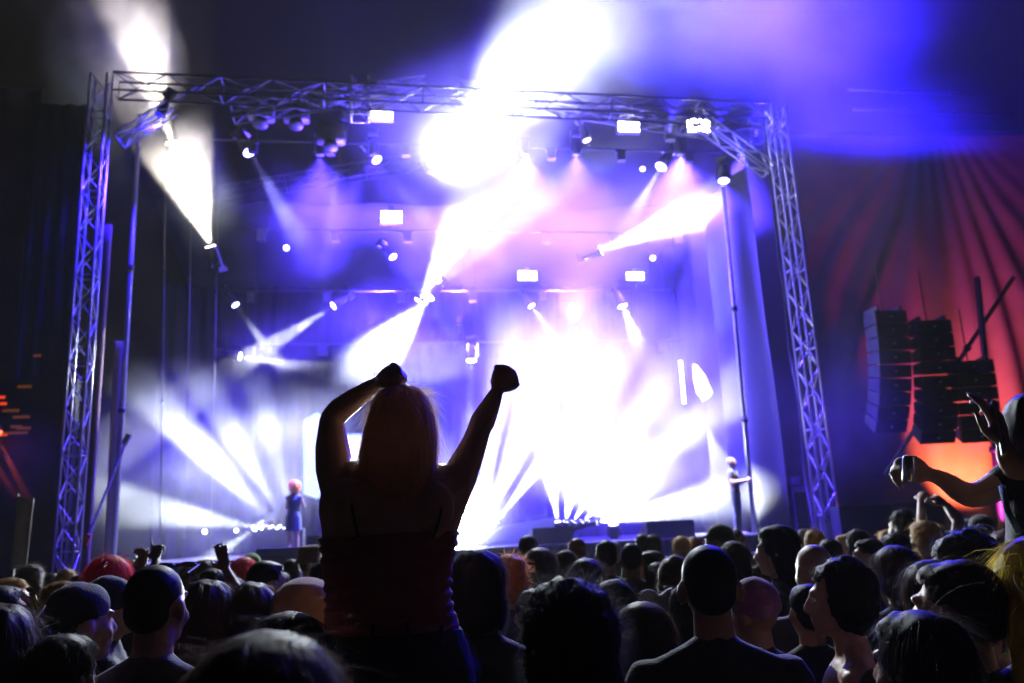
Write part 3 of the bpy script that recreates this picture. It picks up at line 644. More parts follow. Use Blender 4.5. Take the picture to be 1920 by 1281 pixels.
def do_hand(b, wr, D, N, curl, side, s=1.0, curls=None, thumb=None):
    wr, D, N = Vector(wr), Vector(D).normalized(), Vector(N); N = (N-D*N.dot(D)).normalized(); X = D.cross(N)*side
    R = Matrix((X, D, N)).transposed()
    b.ell(wr+D*.048*s, (.037*s, .052*s, .016*s), R); b.ell(wr+D*.075*s, (.038*s, .022*s, .014*s), R)
    cs = curls or [curl]*4
    for k in range(4):
        c = cs[k]; p = wr + D*(.086-.004*abs(k-1))*s + X*(.029-.0195*k)*s; ang = 0; sc = s*[.95, 1.05, .98, .78][k]
        for L_, am, r in ((.042, 85, .0098), (.027, 100, .0088), (.020, 60, .0078)):
            ang += math.radians(am)*c + .04; d = D*math.cos(ang) - N*math.sin(ang) + X*(.10-.066*k)*(1-c); q = p + d*L_*sc
            b.cap(p, q, r*s, r*s*.92, n=8); p = q
    p = wr + D*.022*s + X*.030*s; t = curl if thumb is None else thumb
    d1 = (D*.75 + X*.75 - N*.15).normalized(); d2 = (D*.85 + X*(.45-1.3*t) - N*.6*t).normalized(); d3 = (D*(.9-.5*t) + X*(.3-1.6*t) - N*.5*t).normalized()
    for d, L_, r in ((d1, .036, .0135), (d2, .030, .0112), (d3, .024, .0095)):
        q = p + d*L_*s; b.cap(p, q, r*s, r*s*.9, n=8); p = q
REST = {-1: [(-.185, 0, 1.395), (-.245, -.03, 1.11), (-.235, .07, .87)], 1: [(.185, 0, 1.395), (.245, -.03, 1.11), (.235, .07, .87)]}
def do_torso(b, fem=False, low=True):
    w = .92 if fem else 1.0
    b.loft([((0, .0, .84), .150, .10), ((0, -.005, .93), .172*(1.03 if fem else 1), .118), ((0, 0, 1.03), .150*w, .108), ((0, 0, 1.12), .136*w, .10), ((0, .005, 1.24), .160*w, .112), ((0, .005, 1.33), .168*w, .112), ((0, -.005, 1.40), .150*w, .09), ((0, -.01, 1.445), .085, .06)])
    if b.inf: b.cap((0, -.02, 1.43), (0, -.016, 1.472), .064, .060)
    b.cap((-.165*w, -.005, 1.395), (.165*w, -.005, 1.395), .056, .056); b.cap((-.13*w, -.02, 1.425), (0, -.02, 1.475), .036, .046); b.cap((.13*w, -.02, 1.425), (0, -.02, 1.475), .036, .046)
def do_arm(b, pts, fem=False, upper=1.0, hand=None, side=1):
    k = .88 if fem else 1.0; p = [Vector(q) for q in pts]; m1 = p[0].lerp(p[1], .45)
    if upper < 1: b.chain([p[0], m1, p[0].lerp(p[1], upper)], [.056*k, .050*k, .046*k]); return
    m2 = p[1].lerp(p[2], .3); b.chain([p[0], m1, p[1], m2, p[2]], [.054*k, .047*k, .038*k, .040*k, .025*k])
    if hand: do_hand(b, p[2], hand[0], hand[1], hand[2], side, .92 if fem else 1.0, *(hand[3:]))
    else: do_hand(b, p[2], p[2]-p[1], Vector((side, 0, 0)), .35, side, .95)
def do_legs(b, legs=None):
    for s in (-1, 1):
        b.chain([(s*.085, 0, .90), (s*.095, .01, .70), (s*.10, .01, .49), (s*.102, -.01, .34), (s*.105, -.02, .09)], [.088, .080, .056, .057, .040])
        if not b.inf: b.cap((s*.105, -.05, .045), (s*.12, .13, .035), .042, .034, flat=.8)
_bodies = {}; _tr = []
def body_meshes(key, fem=False, arms=None, hands=None, sleeve='short', vox=.012, fine=False):
    """returns (body, shirt, trousers) meshes; arms: {-1: pts, 1: pts}"""
    if key in _bodies: return _bodies[key]
    arms = arms or REST; hands = hands or {}
    b = Blob(); do_head(b); do_torso(b, fem)
    for s in (-1, 1): do_arm(b, arms[s], fem, hand=hands.get(s), side=s)
    do_legs(b); body = b.build("body", vox, None, 2 if vox < .01 else 1)
    b = Blob(); b.inf = .010; do_torso(b, fem)
    if sleeve != 'none':
        for s in (-1, 1): do_arm(b, arms[s], fem, upper=.55 if sleeve == 'short' else .98)
    if sleeve == 'none':      # tank top: keep only below the shoulder line
        b.V = []; b.Fc = []
        b.loft([((0, -.0, .92), .176, .122), ((0, 0, 1.03), .150, .112), ((0, 0, 1.12), .136, .104), ((0, .005, 1.24), .155, .115), ((0, .005, 1.33), .145, .108), ((0, -.005, 1.36), .12, .09)])
        for s in (-1, 1): b.cap((s*.08, -.085, 1.34), (s*.075, -.03, 1.45), .010, .010); b.cap((s*.08, .085, 1.34), (s*.075, -.03, 1.45), .010, .010)
    shirt = b.build("shirt", .017, None, 2, lambda c: .005*noise.noise(c*14))
    b = Blob(); b.inf = .012; b.loft([((0, .0, .80), .150, .10), ((0, -.005, .93), .170, .118), ((0, 0, 1.0), .150, .108)]); do_legs(b); tr_ = _tr[0] if _tr else b.build("trousers", .024, None, 2); _tr[:] = [tr_]
    _bodies[key] = (body, shirt, tr_); return _bodies[key]

def ribbons(bm, p, dirs, w, seg, L_, bend, rnd, wind=None):
    """one strand"""
    side = dirs.cross(Vector((rnd.uniform(-1, 1), rnd.uniform(-1, 1), rnd.uniform(-1, 1)))).normalized()*w/2; pv = None; d = dirs.copy(); p = p.copy()
    for k in range(seg+1):
        f = 1-k/seg*.8; a = bm.verts.new(p+side*f); b = bm.verts.new(p-side*f)
        if pv: bm.faces.new((pv[0], a, b, pv[1]))
        pv = (a, b); d = (d + bend/seg + Vector((rnd.gauss(0, .06), rnd.gauss(0, .06), rnd.gauss(0, .06)))).normalized(); p += d*L_/seg
def strands(shell, n, L_, w, lift, seed, curl=0, down=1.0, fly=.04, zmin=None, seg=5):
    rnd = random.Random(seed); bm = bmesh.new(); po = [p for p in shell.polygons if zmin is None or p.center.z > zmin]
    ar = [p.area for p in po]; ch = rnd.choices(po, ar, k=n)
    for p in ch:
        nrm = p.normal.copy(); c = p.center + nrm*-.002; g = Vector((rnd.gauss(0, .12), rnd.gauss(0, .12)-.15, -down)); t = g - nrm*g.dot(nrm)
        if t.length < .1: t = Vector((rnd.gauss(0, 1), rnd.gauss(0, 1), 0))
        t.normalize(); l = L_*rnd.uniform(.6, 1.2); lf = lift*rnd.uniform(.3, 1.6)
        if curl: d = (t*.4+nrm*1.0+Vector((rnd.gauss(0, .7), rnd.gauss(0, .7), rnd.gauss(0, .7)))).normalized(); bend = Vector((rnd.gauss(0, 1), rnd.gauss(0, 1), rnd.gauss(0, 1)))*curl
        elif rnd.random() < fly: d = (t*.5+nrm*.9+Vector((0, 0, .3))).normalized(); bend = Vector((rnd.gauss(0, .5), rnd.gauss(0, .5), -1.3)); l *= 1.3
        else: d = (t+nrm*lf).normalized(); bend = Vector((0, 0, -.5*down)) - nrm*lf*1.5
        ribbons(bm, c, d, w, seg, l, bend, rnd)
    return bm
_hairs = {}
def hair_mesh(kind, near=False):
    k = (kind, near)
    if k in _hairs: return _hairs[k]
    b = Blob(); vox = .011 if near else .016; n = 1500 if near else 420; w = .0010 if near else .003; dsp = None; seed = sum(map(ord, kind))
    nz = lambda a, f: (lambda c: a*noise.noise(c*f)+a*.5*noise.noise(c*f*2.7))
    def cranium(e=.0, back=0): b.ell((0, -.020-back, 1.672), (.080+e, .094+e, .084+e)); b.ell((0, -.052, 1.625), (.068+e, .055+e, .06+e)); b.ell((0, .03, 1.712), (.058+e, .055, .035+e))
    if kind == 'short': cranium(); dsp = nz(.004, 40); st = (int(n*1.5), .026, .8, 0)
    elif kind == 'buzz': b.ell((0, -.020, 1.668), (.076, .092, .084)); b.ell((0, -.050, 1.625), (.066, .052, .06)); st = (n, .008, 1.4, 0)
    elif kind == 'bald': b.ell((0, -.016, 1.660), (.0755, .0935, .0915)); st = (n//6, .004, 1.4, 0)
    elif kind == 'bob': cranium(.010); b.ell((0, -.045, 1.60), (.088, .065, .10)); [b.ell((s*.062, -.005, 1.60), (.024, .055, .09)) for s in (-1, 1)]; dsp = nz(.005, 25); st = (int(n*1.5), .08, .4, 0)
    elif kind == 'long': cranium(.012); b.loft([((0, -.05, 1.30), .115, .035), ((0, -.062, 1.40), .115, .045), ((0, -.05, 1.50), .098, .058), ((0, -.035, 1.60), .093, .075), ((0, -.02, 1.68), .085, .08)]); dsp = lambda c: .006*noise.noise(Vector((c.x*34, c.y*34, c.z*5))); st = (int(n*2.0), .12, .12, 0)
    elif kind == 'bun': cranium(.004); b.ell((0, -.07, 1.765), (.040, .038, .034)); dsp = nz(.004, 50); st = (n, .05, .25, 0)
    elif kind == 'twobuns': cranium(.004); [b.ell((s*.052, -.03, 1.757), (.034, .032, .032)) for s in (-1, 1)]; dsp = nz(.004, 50); st = (n, .05, .25, 0)
    elif kind == 'pony': cranium(.003); b.chain([(0, -.11, 1.71), (0, -.15, 1.66), (0, -.15, 1.52), (0, -.13, 1.42)], [.026, .034, .036, .012]); dsp = nz(.003, 50); st = (n, .07, .2, 0)
    elif kind == 'curly': b.ell((0, -.025, 1.675), (.098, .108, .10)); b.ell((0, -.035, 1.61), (.106, .085, .095)); dsp = nz(.010, 30); st = (int(n*1.8), .045, 1, 4)
    elif kind == 'afro': b.ell((0, -.02, 1.69), (.15, .15, .145)); b.ell((0, -.03, 1.61), (.14, .12, .11)); dsp = nz(.02, 18); st = (int(n*2.5), .06, 1, 5)
    elif kind == 'messy': cranium(.014); b.ell((0, -.03, 1.60), (.09, .07, .08)); dsp = nz(.010, 30); st = (int(n*1.6), .05, 1.0, 1.2)
    elif kind == 'mop': b.ell((0, -.015, 1.690), (.100, .112, .090)); b.ell((0, -.035, 1.615), (.102, .085, .085)); dsp = lambda c: .004*noise.noise(Vector((c.x*40, c.y*40, c.z*9))); st = (int(n*2.2), .09, .14, 0)
    sh = b.build("hair", vox, None, 2, dsp)
    n_, l_, lf, cu = st; bm = strands(sh, n_, l_, w, lf, seed, cu); bm2 = bmesh.new(); bm2.from_mesh(sh)
    me2 = bpy.data.meshes.new("h"); bm.to_mesh(me2); bm.free(); bm2.from_mesh(me2)
    # keep the face clear: pull in whatever lies in front of the hairline
    fr = {'long': .060, 'bob': .06, 'mop': .062, 'afro': .05}.get(kind, .045)
    dl = [v for v in bm2.verts if v.co.y > fr and v.co.z < 1.70-.2*(v.co.y-fr)]
    bmesh.ops.delete(bm2, geom=dl, context='VERTS')
    bm2.to_mesh(sh); bm2.free(); sh.polygons.foreach_set("use_smooth", [True]*len(sh.polygons)); _hairs[k] = sh; return sh
_hats = {}
def hat_mesh(kind):
    if kind in _hats: return _hats[kind]
    b = Blob()
    if kind == 'cap': b.ell((0, -.012, 1.690), (.084, .102, .080)); b.loft([((0, .0, 1.668), .082, .10), ((0, .0, 1.69), .082, .10)]); b.ell((0, .105, 1.680), (.070, .075, .010), Matrix.Rotation(-.15, 3, 'X'))
    if kind == 'backcap': b.ell((0, -.012, 1.690), (.084, .102, .080)); b.ell((0, -.115, 1.660), (.068, .065, .010), Matrix.Rotation(.35, 3, 'X'))
    if kind == 'bucket': b.loft([((0, -.01, 1.635), .125, .135), ((0, -.01, 1.640), .125, .135), ((0, -.01, 1.685), .090, .108), ((0, -.01, 1.765), .080, .095), ((0, -.01, 1.775), .06, .075)])
    if kind == 'beanie': b.ell((0, -.015, 1.682), (.088, .104, .096)); b.loft([((0, -.015, 1.64), .090, .106), ((0, -.015, 1.68), .091, .107)])
    if kind == 'hood': b.ell((0, -.03, 1.68), (.125, .135, .11)); b.ell((0, -.05, 1.58), (.13, .12, .12)); b.ell((0, -.07, 1.48), (.15, .10, .08))
    if kind == 'sunhat': b.loft([((0, -.01, 1.672), .19, .20), ((0, -.01, 1.680), .19, .20), ((0, -.01, 1.692), .095, .11), ((0, -.01, 1.76), .085, .10), ((0, -.01, 1.79), .05, .06)])
    me = b.build("hat", .013, None, 2, lambda c: .003*noise.noise(c*22)); _hats[kind] = me; return me
def omat(o, m):
    if not o.data.materials: o.data.materials.append(m)
    o.material_slots[0].link = 'OBJECT'; o.material_slots[0].material = m
    return o
CROWD = "festival crowd standing before the stage"
def person(px, ytop, d, label, hair='short', hc='black', shirt='black', skin='tan', rot=0, fem=False, hat=None, hatc='black', bodykey=None, group=CROWD, near=None, h=None, tilt=0, meshes=None, sleeve='short', z0=None, lean=0):
    near = d < 3.2 if near is None else near; rj = random.Random(label)
    if abs(rot) < 5: rot = rj.uniform(-22, 22)
    lean = lean or rj.uniform(-.03, .04)
    tall = {'bun': 1.80, 'twobuns': 1.785, 'afro': 1.83, 'curly': 1.775, 'messy': 1.775, 'mop': 1.78}.get(hair, 1.758)
    if hat: tall = {'cap': 1.77, 'backcap': 1.77, 'bucket': 1.775, 'beanie': 1.778, 'hood': 1.79, 'sunhat': 1.79}[hat]
    top = P(px, ytop, d); s = top.z/tall
    base = 0.0
    if z0 is not None: s = (top.z-z0)/tall; base = z0
    if h: s = h/tall; base = top.z-h
    t = thing("person", label, "person", (top.x, d, base), math.radians(rot), group); t.scale = (s, s, s)
    if lean: t.rotation_euler.x = lean
    key = bodykey or ("%s_%s_%s" % ('f' if fem else 'm', sleeve, 'n' if near else 'x'))
    bo, sh, tr_ = meshes or body_meshes(key, fem, vox=.009 if near else .015, sleeve=sleeve)
    omat(link("body", bo, t), SKIN[skin]); omat(link("shirt", sh, t), FAB[shirt]); omat(link("trousers", tr_, t), FAB['denim'])
    hm = link("hair", hair_mesh(hair, near), t); omat(hm, HAIR[hc] if hair != 'bald' else SKIN[skin])
    if hat: omat(link("hat", hat_mesh(hat), t), FAB[hatc])
    if abs(rot) > 45:
        for q in (-1, 1):
            bm = bmesh.new(); bmesh.ops.create_uvsphere(bm, u_segments=10, v_segments=8, radius=.012); obj("eye", bm, mat("eye_white", (.5, .5, .5), .2), t, True, (q*.030, .079, 1.637))
    return t
# ---- the crowd: px, y of the crown, metres away, label, options
def hw(w, k=.178): return F*k/w      # distance from the pixel width of a head
L_ = [
 # left of frame
 (10, 1086, 5.2, "blond person at the far left edge in profile with a lit face", dict(hair='bob', hc='blond', skin='fair', rot=-80, shirt='black')),
 (-6, 1138, 2.2, "person with long lilac-brown hair in the bottom left corner", dict(hair='long', hc='brown', fem=True, shirt='plum', sleeve='none')),
 (62, 1056, 6.5, "dark-haired person between the far left edge and the left tower's foot", dict(hair='messy', hc='brown', rot=10)),
 (98, 1073, 8.5, "small dark head just left of the frizzy sandy head by the left tower", dict(hair='short')),
 (128, 1066, 8.0, "person with frizzy sandy hair at the foot of the left tower", dict(hair='curly', hc='ochre', fem=True)),
 (108, 1092, 4.2, "woman with ochre hair turned left, in front of the frizzy sandy head", dict(hair='bob', hc='ochre', fem=True, rot=70, shirt='plum')),
 (203, 1040, 3.9, "person with big bright pinkish red hair left of the thick pole", dict(hair='mop', hc='red', fem=True, shirt='black')),
 (232, 1076, 3.6, "person with a dark beanie and lit cheek beside the red-haired head", dict(hair='buzz', hat='beanie', hatc='navy', rot=-70, skin='fair')),
 (192, 1086, 2.7, "man in a black back-to-front cap left of the man with the lit ear", dict(hair='short', hat='backcap', rot=-35, shirt='black')),
 (308, 1052, 2.45, "man with cropped dark hair, sunglasses on his head and a lit red ear", dict(hair='buzz', skin='tan', shirt='grey', rot=-8)),
 (355, 1061, 7.0, "small dark head just right of the man with the lit ear", dict(hair='bob', fem=True)),
 (386, 1050, 6.2, "auburn-haired person just left of the waving hand", dict(hair='bob', hc='auburn', fem=True, skin='fair')),
 (402, 1068, 4.9, "dark long-haired person right under the waving hand", dict(hair='long', fem=True)),
 (380, 1092, 2.8, "broad dark head of the woman directly left of the rim-lit long-haired woman", dict(hair='long', hc='brown', fem=True)),
 (456, 1044, 7.0, "person with a pink headscarf left of the green cap", dict(hair='mop', hc='red', fem=True, shirt='plum')),
 (474, 1036, 7.6, "person in a green cap beside the loudspeaker box", dict(hair='short', hat='beanie', hatc='green')),
 (490, 1050, 4.2, "dark round head rim-lit in yellow in front of the green cap", dict(hair='short', hc='black', skin='fair', rot=-40)),
 (530, 1074, 6.6, "small dark head in front of the loudspeaker box, lower one", dict(hair='bob')),
 (546, 1047, 7.2, "dark head against the loudspeaker box, right one", dict(hair='short')),
 (590, 1022, 7.0, "person in a brimmed hat rimmed pale, just left of the raised-arm woman", dict(hair='short', hat='bucket', hatc='brown')),
 (600, 1052, 5.2, "dark-haired person below the brimmed hat touching the woman's waist", dict(hair='bob', fem=True, skin='fair', rot=30)),
 (572, 1082, 2.9, "person in a wide tan-brown hood left of the woman's waist", dict(hair='short', hat='hood', hatc='tan')),
 (468, 1096, 2.9, "long-haired woman outlined in yellow light left of the tan hood", dict(hair='long', hc='brown', fem=True)),
 (562, 1141, 2.1, "person with glossy dark hair low in front of the tan hood", dict(hair='mop', hc='black', fem=True)),
 (500, 1176, 1.02, "very near blurred dark head with shiny hair at the bottom of the picture", dict(hair='mop', hc='brown', fem=True)),
 (255, 1046, 5.4, "dark head behind the glowing phone left of the pointing hand", dict(hair='short')),
 (30, 1092, 3.6, "dark-haired person right of the blond profile at the left edge", dict(hair='short', rot=-20)),
 # centre
 (902, 1031, 2.75, "person in a wide black shirt right beside the raised-arm woman, head on the blinding lamp", dict(hair='bob', shirt='black')),
 (955, 1036, 4.0, "person with orange hair glowing at the edge of the blinding lamp", dict(hair='messy', hc='orange', fem=True)),
 (988, 1003, 6.9, "round dark head rising alone right of the blinding lamp", dict(hair='short')),
 (1013, 1026, 5.0, "grey-rimmed round head below the lone head right of the lamp", dict(hair='mop', hc='brown')),
 (1056, 1032, 5.8, "dark head between the grey-rimmed head and the pale-rimmed long head", dict(hair='bob', hc='brown', fem=True)),
 (1079, 1008, 7.2, "head rimmed in orange light against the white stage", dict(hair='short', hc='auburn', skin='fair')),
 (1102, 1048, 4.2, "long-haired head with a pale rim and a white collar right of centre", dict(hair='long', hc='brown', fem=True, shirt='white')),
 (1136, 1010, 5.8, "dark egg-shaped head, left one of the dark pair at right of centre", dict(hair='buzz')),
 (1182, 1016, 5.8, "dark egg-shaped head, right one of the dark pair at right of centre", dict(hair='buzz', skin='dark')),
 (1152, 1015, 9.8, "small grey head seen between the dark egg-shaped pair", dict(hair='short', hc='grey')),
 (1203, 1000, 9.0, "small head far ahead, left of two touching heads before the monitor", dict(hair='short')),
 (1224, 1003, 9.0, "small head far ahead, right of two touching heads before the monitor", dict(hair='bob', fem=True)),
 (1222, 1034, 6.0, "dark-haired woman in profile with a lit face below two small touching heads", dict(hair='bob', fem=True, skin='fair', rot=75)),
 (1232, 1056, 5.6, "small dark head below the profile face right of the egg-shaped pair", dict(hair='long', fem=True)),
 (1264, 1040, 4.2, "head with a pale fuzzy outline left of the tall young man", dict(hair='curly', hc='brown', fem=True)),
 (1055, 1074, 1.62, "very near dark head with tousled hair low at the centre", dict(hair='messy', hc='black')),
 (1228, 1100, 3.3, "woman with hair knots low right of centre, the farther head of two", dict(hair='twobuns', hc='grey', fem=True, rot=5)),
 (1205, 1128, 2.6, "woman with smooth rim-lit hair in front of the woman with hair knots", dict(hair='mop', hc='brown', fem=True, sleeve='none')),
 (1322, 1016, 2.35, "tall young man with cropped hair and bare neck in a black t-shirt", dict(hair='buzz', skin='tan', shirt='black', rot=-6)),
 (1420, 1081, 3.1, "head in a purplish beanie right of the tall young man", dict(hair='bald', hat='beanie', hatc='lilac', rot=40)),
 (1342, 982, 6.2, "man in a dark cap standing out over the tall young man", dict(hair='short', hat='cap', rot=50)),
 (1380, 993, 8.6, "dark square-haired head right of the dark cap", dict(hair='short', hc='brown')),
 (1376, 1016, 5.0, "person with long hair rimmed yellow just behind the tall young man", dict(hair='long', hc='brown', fem=True)),
 (1276, 1006, 8.5, "blond small head left behind the tall young man", dict(hair='bob', hc='blond', fem=True)),
 (1300, 1005, 8.8, "small reddish-brown head over the tall young man's left side", dict(hair='messy', hc='auburn')),
 (1430, 988, 7.2, "dark bushy head left of the tall long-haired man with the lit profile", dict(hair='curly', hc='black', rot=20)),
 (1470, 986, 4.3, "tall person with long black hair and a brightly lit profile", dict(hair='long', hc='black', skin='fair', rot=62)),
 (1505, 990, 10, "small grey-brown head right of the tall long black hair", dict(hair='short', hc='brown')),
 (1524, 992, 8.0, "person with short ash blond hair near the foot of the right tower", dict(hair='curly', hc='ochre', skin='fair')),
 (1530, 1017, 3.6, "man with a bald shaved head and dark collar right of centre", dict(hair='bald', skin='tan', rot=12, shirt='grey')),
 (1552, 1008, 5.4, "dark head just behind the bald man's head", dict(hair='short')),
 (1582, 1000, 7.0, "person in a yellow top with fair hair right of the bald man", dict(hair='short', hc='blond', skin='fair', shirt='yellow', rot=60)),
 (1606, 994, 6.4, "dark long-haired head right of the yellow top", dict(hair='long', hc='black', fem=True)),
 (1628, 1008, 5.4, "dark cropped head with lit cheek in front of the side curtain", dict(hair='short', rot=55, skin='fair')),
 (1592, 1042, 2.75, "woman in left profile with dark curly hair and bare shoulder", dict(hair='curly', hc='black', fem=True, skin='fair', rot=72, sleeve='none')),
 (1672, 1021, 3.7, "wide dark head with a pale hair edge behind the curly woman in profile", dict(hair='mop', hc='brown')),
 (1686, 955, 6.9, "man with bushy dark hair standing above the rest before the red curtain", dict(hair='curly', hc='black', skin='fair', rot=35, shirt='yellow')),
 (1662, 994, 8.4, "blond head below the bushy-haired man", dict(hair='bob', hc='blond', fem=True)),
 (1684, 1000, 5.8, "dark head directly under the bushy-haired man", dict(hair='long', hc='black', fem=True)),
 (1722, 978, 6.0, "blond long-haired woman in yellow next to the raised arm", dict(hair='long', hc='blond', fem=True, skin='fair', shirt='yellow', rot=25)),
 (1790, 993, 2.6, "large black head with curly hair before the red curtain at right", dict(hair='curly', hc='black', rot=55)),
 (1808, 972, 6.3, "person in a bright blue cap before the glowing curtain foot", dict(hair='short', hat='cap', hatc='blue', rot=60)),
 (1832, 964, 6.0, "person in a dark cap beside the bright blue cap", dict(hair='short', hat='cap', hatc='black', rot=-15)),
 (1848, 985, 4.6, "dark-haired person under the outstretched arm at right", dict(hair='bob', hc='black', fem=True, skin='fair', rot=50)),
 (1880, 990, 4.0, "curly dark head at the right edge under the woman with the can", dict(hair='curly', hc='auburn')),
 (1768, 1046, 2.0, "near man with cropped hair and a pale lit temple at lower right", dict(hair='short', hc='brown', skin='fair', rot=38)),
 (1738, 1052, 2.5, "brown-haired head just behind the near man with the pale temple", dict(hair='bob', hc='brown', fem=True)),
 (1668, 1146, 1.85, "near bare-armed person with black hair at the bottom right", dict(hair='long', hc='black', fem=True, skin='fair', rot=30, sleeve='none')),
 (1945, 1012, 1.9, "woman with yellow-blond hair cut off by the right edge", dict(hair='long', hc='yellow', fem=True, shirt='navy')),
 (160, 1075, 5.5, "dark head between the ochre-haired woman and the red hair", dict(hair='short')),
 (440, 1082, 5.6, "dark smooth head between the waving arm and the yellow-rimmed head", dict(hair='mop', hc='black')),
 (1292, 1092, 3.2, "dark head low behind the tall young man's left shoulder", dict(hair='bob', hc='black', fem=True)),
 (1000, 1100, 3.4, "dark head between the blinding lamp's head and the tousled near head", dict(hair='short')),
 (1150, 1090, 3.0, "dark broad-shouldered person in front of the dark egg-shaped pair", dict(hair='bob', shirt='grey')),
 (1500, 1090, 3.3, "dark-haired person between the purplish beanie and the curly woman", dict(hair='short', hc='black')),
 (1700, 1060, 3.6, "dark head wedged between the curly woman and the near man", dict(hair='mop', hc='black')),
 (1840, 1065, 3.0, "dark head right of the near man with the pale temple", dict(hair='long', hc='black', fem=True, shirt='navy')),
 (130, 1190, 2.3, "dark person low in the left foreground below the ochre-haired woman", dict(hair='bob', hc='black', fem=True, shirt='black')),
]
for px, yt, d, lb, kw in L_: person(px, yt, d, lb, **kw)

# ---- people with raised arms: arms laid out from joints in metres in the figure's own frame
def armed(px, ytop, d, label, joints, hands, key, **kw):
    m = body_meshes(key, kw.get('fem', False), {**REST, **joints}, hands, kw.get('sleeve', 'short'), .010)
    return person(px, ytop, d, label, meshes=m, **kw)
def local(px, py, d, dy, fig, s):   # place point -> figure frame (figure at x of fig, depth d)
    p = P(px, py, d+dy); return Vector(((p.x-fig)/s, dy/s, p.z/s))
def reach(px, ytop, d, shl, elb, wri, tip, N, curl, side, label, key, curls=None, thumb=None, dy=(.05, .15, .2), **kw):
    """arm through pixels: elbow, wrist, direction of the fingers"""
    top = P(px, ytop, d); s = top.z/kw.pop('tall', 1.758); fx = top.x
    e, w_, t_ = local(*elb, d, dy[0], fx, s), local(*wri, d, dy[1], fx, s), local(*tip, d, dy[2], fx, s)
    return armed(px, ytop, d, label, {side: [(side*.18, 0, 1.40), e, w_]}, {side: ((t_-w_), N, curl, curls, thumb)}, key, **kw)
reach(482, 1108, 4.3, None, (452, 1122), (424, 1068), (409, 1012), (.1, -1, -.25), .0, -1, "dark-haired person whose bare open hand waves above the heads", "wave", fem=False, hair='short', skin='dark', shirt='black')
reach(300, 1075, 4.6, None, (286, 1085), (288, 1048), (289, 1014), (0, -1, 0), 1.0, -1, "person pointing one finger up behind the man with the lit ear", "point", curls=[0.0, .9, 1, .8], thumb=.2, hair='short', skin='dark')
reach(1742, 1012, 6.0, None, (1729, 985), (1738, 938), (1752, 912), (-1, -.5, 0), .7, -1, "person raising a bent arm with a pale wristband before the red curtain", "bent", hair='short', shirt='yellow', skin='fair')
reach(1822, 1000, 5.2, None, (1812, 975), (1797, 944), (1783, 932), (0, -1, 0), .9, -1, "person raising a thumb-and-finger hand sign before the red curtain", "sign", curls=[.3, 1, 1, .2], thumb=0, hair='short')
# phone held up on the left
t = thing("phone", "glowing phone held up left of the pointing finger", "phone", P(262, 1042, 7.0)); t.rotation_euler = (0, -.2, 0)
bm = bmesh.new(); add_box(bm, (0, 0, 0), (.062, .009, .125)); bmesh.ops.bevel(bm, geom=bm.edges[:], offset=.003, segments=2); obj("case", bm, M_BLACK, t)
bm = bmesh.new(); add_box(bm, (0, -.006, 0), (.052, .002, .08)); obj("screen", bm, mat("phone_screen", (.1, .1, .1), .2, emit=(.7, .8, 1), es=1.6), t)
reach(248, 1090, 4.7, None, (235, 1110), (262, 1068), (262, 1050), (0, 1, 0), .4, 1, "dark-haired person holding up the glowing phone", "phone", hair='short', skin='tan')

# sunglasses on the head of the man with the lit ear
g0 = P(318, 1062, 2.47); t = thing("sunglasses", "dark sunglasses pushed up on the head of the man with the lit ear", "sunglasses", g0)
bm = bmesh.new()
for s in (-1, 1): add_lathe(bm, (s*.033, .06, .0), (0, .3, 1), [(0, .026), (.004, .024)], 12)
obj("lenses", bm, M_BLACK, t)
bm = bmesh.new(); add_tube(bm, [(-.062, .06, 0), (.062, .06, 0)], .003, 6)
for s in (-1, 1): add_tube(bm, [(s*.062, .06, 0), (s*.072, -.05, -.02)], .003, 6)
obj("frame", bm, M_BLACK, t)
# palm-like fan of stiff strips lower left
t = thing("palm_leaf", "dark palm leaf with bright curved leaflets held at lower left", "leaf", P(0, 1262, 2.4))
a, b = P(0, 1262, 2.4)-t.location, P(84, 1135, 2.5)-t.location
bm = bmesh.new(); add_tube(bm, [a, a.lerp(b, .5)+Vector((0, 0, -.005)), b], .004, 6); obj("stem", bm, mat("leaf_stem", (.25, .2, .06), .5), t, True)
for k in range(12):
    f = .12+k*.075; p = a.lerp(b, f); q = p + Vector((-.035-.004*k, 0, .085)); bm = bmesh.new(); m1 = p.lerp(q, .5)+Vector((.022, -.01, .012))
    vs = []
    for i, (c, w_) in enumerate(((p, .002), (p.lerp(m1, .6), .005), (m1, .006), (m1.lerp(q, .6)+Vector((.004, 0, .002)), .005), (q, .001))):
        vs.append((bm.verts.new(c+Vector((w_, 0, -.002))), bm.verts.new(c-Vector((w_, 0, -.002)))))
    for u_, v_ in zip(vs, vs[1:]): bm.faces.new((u_[0], v_[0], v_[1], u_[1]))
    o = obj("leaflet", bm, mat("leaflet", (.28, .22, .09), .35), t, True)

# ---- performers
sg = P(550, 903, 19.6)
m = body_meshes("singer", True, {-1: [(-.16, 0, 1.395), (-.22, -.14, 1.18), (-.07, -.20, 1.42)], 1: [(.16, 0, 1.395), (.24, -.10, 1.16), (.06, -.2, 1.43)]}, {-1: ((.3, -.3, .8), (-1, 0, 0), .7), 1: ((-.3, -.3, .8), (1, 0, 0), .7)}, 'none', .011)
t = person(550, 900, 19.6, "singer on stage with big orange curly hair in a short dark dress", hair='afro', hc='orange', fem=True, shirt='black', skin='fair', rot=172, meshes=m, group="performers on the stage", z0=1.5, near=False)
for c in list(t.children):
    if c.name.startswith("trousers") or c.name.startswith("shirt"): bpy.data.objects.remove(c)
b = Blob(); b.inf = .016; do_torso(b, True); b.loft([((0, 0, .58), .20, .15), ((0, 0, .75), .19, .14), ((0, 0, .93), .176, .125), ((0, 0, 1.05), .14, .105)]); omat(link("dress", b.build("dress", .016, None, 2), t), FAB['navy'])
